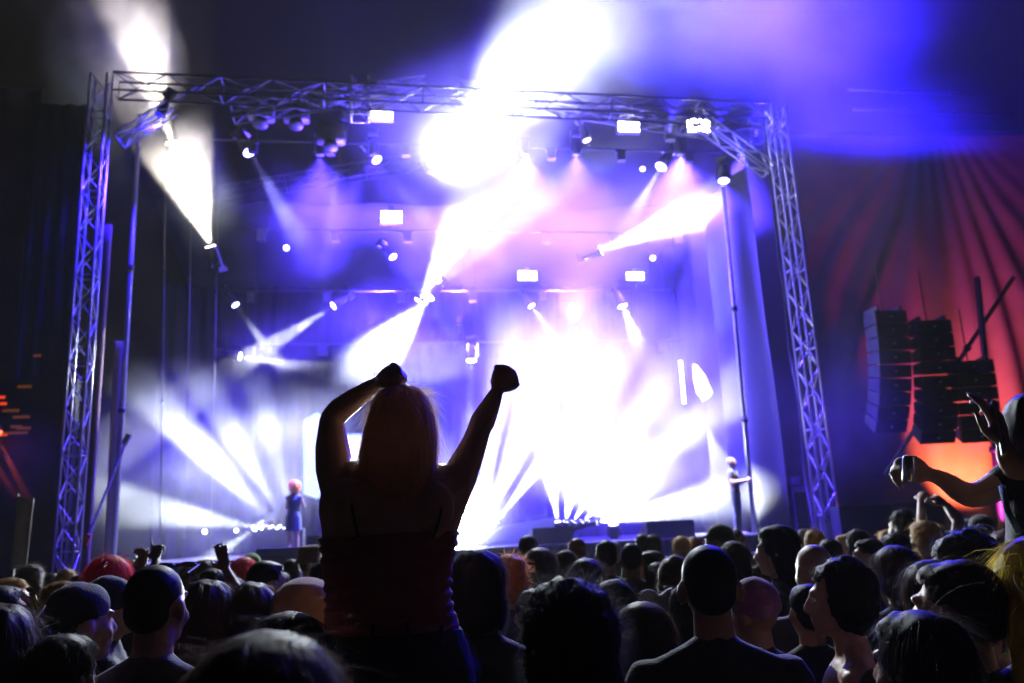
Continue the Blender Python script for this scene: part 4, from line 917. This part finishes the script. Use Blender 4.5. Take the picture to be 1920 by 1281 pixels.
m = body_meshes("drummer", False, {-1: [(-.185, 0, 1.395), (-.24, .06, 1.14), (-.06, .30, 1.22)], 1: [(.185, 0, 1.395), (.27, .02, 1.16), (.12, .30, 1.20)]}, {-1: ((.3, 1, .2), (-1, 0, .3), .6), 1: ((-.2, 1, .1), (1, 0, .3), .6)}, 'short', .011)
person(1372, 857, 18.9, "man on stage at right in a dark t-shirt with both forearms raised", hair='buzz', hc='grey', shirt='black', skin='fair', rot=-118, meshes=m, group="performers on the stage", z0=1.5, near=False)
person(1447, 895, 21.0, "dim lilac-lit figure standing behind the pole at the right of the stage", hair='short', hc='brown', shirt='lilac', skin='fair', rot=160, group="performers on the stage", z0=1.5, near=False)

# ---- the woman with raised fists, sitting on someone's shoulders
D0 = 2.3
def WP(px, py, dz=0.0): return P(px, py, D0+dz)
K = D0/F        # metres per pixel on her plane
carrier = person(742, 1195, 2.47, "person carrying the woman with raised fists on their shoulders", hair='short', shirt='black', h=1.55, rot=0)
carrier.location.z = 0; carrier.scale = (.90, .90, .90)
w = thing("woman", "blonde woman with both fists raised, seated above the crowd in a red ribbed top", "woman", WP(745, 1240))
W0 = w.location.copy()
b = Blob(); b.M = Matrix.Translation(-W0)
rows = [(925, 602, 882, .098), (900, 612, 868, .085), (952, 600, 874, .105), (985, 606, 862, .108), (1020, 609, 850, .106), (1060, 613, 841, .102), (1100, 617, 836, .098), (1135, 619, 838, .098), (1170, 619, 848, .104), (1205, 619, 860, .112), (1245, 619, 868, .12), (1300, 621, 872, .125)]
rows.sort()
b.loft([(WP((l+r)/2, y), (r-l)/2*K, dd) for y, l, r, dd in rows], 32)
b.cap(WP(660, 898), WP(838, 905), .052, .052); b.cap(WP(680, 893, -.01), WP(748, 868, -.01), .04, .05); b.cap(WP(825, 897, -.01), WP(748, 868, -.01), .034, .05)
b.cap(WP(748, 895), WP(750, 845, .01), .052, .048)
# shoulder blades
b.ell(WP(680, 955, -.075), (.06, .03, .075)); b.ell(WP(810, 955, -.075), (.06, .03, .075))
# left arm (left in the picture)
b.chain([WP(637, 912), WP(627, 880, .02), WP(623, 840, .03), WP(622, 805, .03), WP(621, 786, .03)], [.056, .053, .049, .040, .034], fd=(0, 1, 0))
b.chain([WP(621, 786, .03), WP(638, 768, .02), WP(668, 746, 0), WP(702, 722, -.02)], [.033, .036, .031, .0215])
do_hand(b, WP(705, 719, -.02), WP(742, 693, -.03)-WP(705, 719, -.02), Vector((-.15, -.85, .5)), 1.0, 1, .86, None, .75)
# right arm
b.chain([WP(845, 925), WP(862, 893, .01), WP(876, 862, .03), WP(890, 830, .03), WP(898, 805, .03)], [.055, .050, .044, .037, .034])
b.chain([WP(898, 805, .03), WP(905, 790, .03), WP(916, 768, .02), WP(929, 740, 0)], [.034, .0365, .031, .0215])
do_hand(b, WP(931, 736, 0), WP(944, 700, -.01)-WP(931, 736, 0), Vector((.1, -.95, .1)), 1.0, 1, .86, None, .75)
# head, seen from behind
s = .93; Mh = Matrix.Translation(WP(750, 728, .01)-Vector((0, 0, 1.75*s))-W0) @ Matrix.Diagonal((s, s, s, 1)); Mb = b.M
b.M = Mh; do_head(b); b.M = Mb
# thighs and shins over the shoulders of the carrier
for sx, q in ((-1, 690), (1, 800)):
    h_ = WP(q, 1262, .05); kn = h_+Vector((sx*.07, .36, -.03)); b.chain([h_, h_.lerp(kn, .5), kn, kn+Vector((0, .06, -.22)), kn+Vector((-sx*.02, .02, -.42))], [.088, .078, .056, .052, .036]); b.cap(kn+Vector((-sx*.02, .0, -.43)), kn+Vector((0, .12, -.48)), .038, .03)
omat(link("body", b.build("body", .0065, None, 3), w), mat("woman_skin", (.62, .38, .27), .42, 0, 18, .10, .08, bscale=300, sss=.0))
# ribbed top
b = Blob(); b.M = Matrix.Translation(-W0); b.inf = .006
rr = [(1003, 604, 856, .110), (1020, 608, 851, .108), (1060, 613, 842, .104), (1100, 617, 837, .100), (1135, 619, 839, .100), (1168, 619, 848, .106), (1186, 619, 853, .110)]
b.loft([(WP((l+r)/2, y), (r-l)/2*K, dd) for y, l, r, dd in rr], 40)
def ribs(c):
    z = c.z*62 + 1.6*noise.noise(Vector((c.x*5, c.y*5, c.z*3))) + c.x*1.5
    return .0022*math.sin(z*2*PI/1.0*.62) + .0016*math.sin(z*3.1+2) + .004*noise.noise(Vector((c.x*14, c.y*14, c.z*60)))
top = b.build("ribbed_top", .0055, mat("red_ribbed_knit", (.30, .075, .075), .8, 0, 25, .35, .4, sheen=.3, bscale=240), 1, ribs); link("ribbed_top", top, w)
bm = bmesh.new(); add_tube(bm, [WP(664, 898, -.03)-W0, WP(657, 925, -.088)-W0, WP(662, 965, -.108)-W0, WP(672, 1008, -.112)-W0], .0035, 6); obj("strap", bm, mat("strap_dark", (.05, .015, .015), .6), w, True)
bm = bmesh.new(); add_tube(bm, [WP(826, 898, -.02)-W0, WP(833, 930, -.085)-W0, WP(825, 970, -.108)-W0, WP(812, 1008, -.112)-W0], .0035, 6); obj("strap", bm, mat("strap_dark", (.05, .015, .015), .6), w, True)
b = Blob(); b.M = Matrix.Translation(-W0); b.inf = .010
sr = [(1180, 619, 851, .108), (1205, 619, 861, .114), (1245, 619, 872, .124), (1300, 620, 880, .13)]
b.loft([(WP((l+r)/2, y), (r-l)/2*K, dd) for y, l, r, dd in sr], 32)
for sx, q in ((-1, 690), (1, 805)): h_ = WP(q, 1262, .05); b.cap(h_, h_+Vector((sx*.04, .18, -.015)), .092, .088)
link("shorts", b.build("shorts", .009, mat("dark_denim", (.035, .045, .06), .85, 0, 30, .3, .5, bscale=200), 1, lambda c: .0035*noise.noise(c*30)), w)
bm = bmesh.new()
for k in range(14):
    z = k/13; p = WP(858+28*z, 1196+90*z, -.03)-W0; add_tube(bm, [p, p+Vector((.004, 0, -.006))+Vector((.003*math.sin(k*3), 0, 0)), p+Vector((.005, .0, -.012))], .0012, 4)
o = obj("frayed_hem", bm, mat("white_thread", (.7, .7, .68), .7), w); o["kind"] = "stuff"
for (px0, py0) in ((764, 1186), (700, 1188), (828, 1192)):
    bm = bmesh.new(); p = WP(px0, py0, -.122)-W0; add_box(bm, p, (.009, .006, .05)); obj("belt_loop", bm, MATS["dark_denim"], w)
# hair: smooth shell with long strands following it
b = Blob(); b.M = Matrix.Translation(-W0)
hr = [(724, 738, 770, .03), (730, 718, 788, .055), (742, 706, 799, .078), (760, 698, 808, .095), (785, 690, 815, .105), (810, 684, 818, .105), (840, 678, 818, .10), (865, 676, 817, .092), (885, 680, 815, .085), (905, 694, 811, .082), (925, 712, 800, .08), (935, 725, 780, .075)]
b.loft([(WP((l+r)/2, y, -.02-(y-724)*.00012), (r-l)/2*K, dd) for y, l, r, dd in hr], 32)
b.chain([WP(806, 860, -.03), WP(807, 885, -.045), WP(806, 900, -.05)], [.014, .013, .004])
dsp = lambda c: .0028*noise.noise(Vector((c.x*70, c.y*70, c.z*5)))+.0016*noise.noise(Vector((c.x*190, c.y*190, c.z*8)))
hs = b.build("hair", .006, HAIR.get('x') or hair_mat('honey', (.60, .42, .26), .5), 3, dsp); ho = link("hair", hs, w)
rnd = random.Random(3); bm = bmesh.new(); po = list(hs.polygons)
for p in rnd.choices(po, [q.area for q in po], k=5200):
    n_ = p.normal.copy(); c = p.center.copy(); c0_ = WP(752, 724, 0)-W0
    rad = Vector((c.x-c0_.x, c.y-c0_.y+.02, -.25 if c.z > c0_.z-.09 else -1.2)); t_ = rad - n_*rad.dot(n_); t_.normalize()
    L = rnd.uniform(.05, .12) if c.z > c0_.z-.22 else rnd.uniform(.02, .05); lf = rnd.uniform(.0, .09)
    ribbons(bm, c-n_*.001, (t_+n_*lf+Vector((rnd.gauss(0, .03), rnd.gauss(0, .03), 0))).normalized(), .0010, 5, L, Vector((0, 0, -.25))-n_*lf*1.4, rnd)
for k in range(150):    # loose hairs lifted off the crown
    a_ = rnd.uniform(0, 2*PI); r_ = rnd.uniform(.02, .09); c = WP(752, 732, -.01)-W0+Vector((r_*math.cos(a_), r_*math.sin(a_)*.8, -.25*r_*r_/.09))
    d = Vector((math.cos(a_)*.9+.2, math.sin(a_)*.3, rnd.uniform(.2, .9))).normalized(); ribbons(bm, c, d, .0008, 7, rnd.uniform(.03, .085), Vector((rnd.uniform(.2, 1.2), 0, -1.4)), rnd)
for k in range(60):     # wisps at the left of the crown
    c = WP(rnd.uniform(700, 722), rnd.uniform(735, 752), 0)-W0; d = Vector((-rnd.uniform(.2, 1), rnd.gauss(0, .3), rnd.uniform(.2, .8))).normalized(); ribbons(bm, c, d, .0008, 7, rnd.uniform(.02, .05), Vector((-.3, 0, -1.8)), rnd)
for k in range(260):    # fine halo down both sides
    sd = rnd.choice((-1, 1)); y = rnd.uniform(760, 890); i = min(range(len(hr)), key=lambda q: abs(hr[q][0]-y)); x = hr[i][1] if sd < 0 else hr[i][2]
    c = WP(x-sd*3, y, rnd.uniform(-.03, .02))-W0; ribbons(bm, c, Vector((sd*rnd.uniform(.15, .5), 0, -1)).normalized(), .0008, 6, rnd.uniform(.03, .08), Vector((-sd*.6, 0, -.5)), rnd)
st_ = obj("loose_hair", bm, MATS["hair_honey"], ho); st_["kind"] = "stuff"
# bracelet of thin wire leaves on her left wrist, ring, earring-like glints
bm = bmesh.new(); cw = WP(712, 716, -.02)-W0; ax = (WP(742, 693, -.03)-WP(705, 719, -.02)).normalized(); x_, y_ = frame_of(ax)
add_tube(bm, [cw+(x_*math.cos(k*PI/8)+y_*math.sin(k*PI/8))*.026 for k in range(17)], .0012, 5)
for k in range(7):
    a_ = k*PI/3.5; q = cw+(x_*math.cos(a_)+y_*math.sin(a_))*.026; o_ = (x_*math.cos(a_)+y_*math.sin(a_)); add_tube(bm, [q, q+o_*.008+ax*.006, q+o_*.004+ax*.016, q], .0008, 4)
obj("bracelet", bm, mat("silver_wire", (.8, .78, .75), .25, .9), w, True)

# ---- woman at the right edge holding out a can
DR = 2.2
def RP(px, py, dz=0.0): return P(px, py, DR+dz)
r = thing("woman", "woman in black at the right edge holding a can out at arm's length", "woman", RP(1950, 1100)); R0 = r.location.copy()
b = Blob(); b.M = Matrix.Translation(-R0)
Kr = DR/F
b.loft([(RP(1965, y), hwid*Kr, dd) for y, hwid, dd in [(905, 62, .09), (880, 66, .095), (930, 60, .10), (980, 58, .105), (1040, 54, .10), (1100, 56, .105), (1170, 64, .12)][0:0] + sorted([(880, 60, .085), (915, 66, .10), (960, 62, .105), (1020, 57, .10), (1090, 56, .10), (1160, 64, .115), (1230, 68, .12)])], 28)
b.cap(RP(1925, 885), RP(2010, 885), .05, .05)
b.chain([RP(1918, 893), RP(1880, 905, .02), RP(1845, 925, .04), RP(1818, 931, .05)], [.050, .040, .036, .031])
b.chain([RP(1818, 931, .05), RP(1795, 918, .06), RP(1772, 901, .07), RP(1750, 891, .08)], [.031, .031, .025, .020])
do_hand(b, RP(1749, 890, .08), RP(1709, 886, .09)-RP(1749, 890, .08), Vector((0, -.9, .4)), .62, 1, .88, None, .35)
# other arm bent up with the hand beside the face
b.chain([RP(1935, 890), RP(1915, 880, -.03), RP(1895, 868, -.05)], [.048, .038, .03]); b.chain([RP(1895, 868, -.05), RP(1886, 850, -.05), RP(1882, 832, -.05)], [.030, .026, .019])
do_hand(b, RP(1882, 836, -.05), Vector((-.12, 0, 1)), Vector((.5, -.86, 0)), .5, -1, .95, [.15, .2, .3, .4], .1)
s = .93; b2M = b.M; b.M = Matrix.Translation(RP(1950, 745)-Vector((0, 0, 1.75*s))-R0) @ Matrix.Diagonal((s, s, s, 1)) @ Matrix.Rotation(math.radians(40), 4, 'Z'); do_head(b); b.M = b2M
b.cap(RP(1955, 890), RP(1952, 840), .05, .046)
for sx in (-1, 1):
    h_ = RP(1965+sx*38, 1220, .05); kn = h_+Vector((sx*.07, .36, -.03)); b.chain([h_, kn, kn+Vector((0, .05, -.4))], [.088, .056, .036]); b.cap(kn+Vector((0, .03, -.42)), kn+Vector((0, .14, -.47)), .038, .03)
omat(link("body", b.build("body", .0085, None, 2), r), SKIN['fair'])
b = Blob(); b.M = Matrix.Translation(-R0); b.inf = .009
b.loft([(RP(1965, y), hwid*Kr, dd) for y, hwid, dd in [(878, 60, .085), (915, 66, .10), (960, 62, .105), (1020, 57, .10), (1090, 56, .10), (1160, 64, .115), (1230, 68, .12)]], 28)
b.cap(RP(1925, 885), RP(2010, 885), .05, .05); b.chain([RP(1918, 893), RP(1890, 903, .02)], [.052, .044])
link("shirt", b.build("shirt", .01, FAB['black'], 2, lambda c: .004*noise.noise(c*20)), r)
hb = Blob(); hb.M = Matrix.Translation(-R0); hb.loft([(RP(1950, y), q*Kr, dd) for y, q, dd in [(735, 30, .04), (745, 52, .08), (775, 60, .10), (820, 60, .10), (870, 56, .09), (930, 46, .06), (960, 20, .04)]], 28)
link("hair", hb.build("hair", .009, HAIR['black'], 2, lambda c: .006*noise.noise(Vector((c.x*50, c.y*50, c.z*6)))), r)
bm = bmesh.new(); add_tube(bm, [RP(1878, 912, -.06)-R0, RP(1890, 960, -.09)-R0, RP(1912, 1000, -.11)-R0], .008, 6); obj("bag_strap", bm, FAB['blue'], r, True)
person(1968, 1085, 2.34, "person carrying the woman with the can on their shoulders at the right edge", h=1.62)
t = thing("drink_can", "silver drink can held out in a hand before the red curtain", "can", RP(1704, 880, .055)); t.rotation_euler = (.1, .12, 0)
bm = bmesh.new(); add_lathe(bm, (0, 0, -.035), (0, 0, 1), [(0, .013), (.004, .0165), (.066, .0165), (.071, .013)], 20); obj("can", bm, mat("can_metal", (.6, .6, .62), .22, .9), t, True)
bm = bmesh.new(); add_box(bm, (0, .004, .037), (.008, .014, .002)); obj("tab", bm, M_ALU, t)
t = thing("phone", "slim phone held upright at the right edge, its edge shining white", "phone", RP(1869, 805, -.05)); t.rotation_euler = (0, .08, 1.2)
bm = bmesh.new(); add_box(bm, (0, 0, 0), (.068, .008, .14)); bmesh.ops.bevel(bm, geom=bm.edges[:], offset=.003, segments=2); obj("case", bm, mat("phone_silver", (.6, .6, .65), .25, .8), t)
bm = bmesh.new(); add_box(bm, (0, -.0055, 0), (.06, .002, .125)); obj("screen", bm, M_BLACK, t)
bpy.data.scenes.remove(WORK)
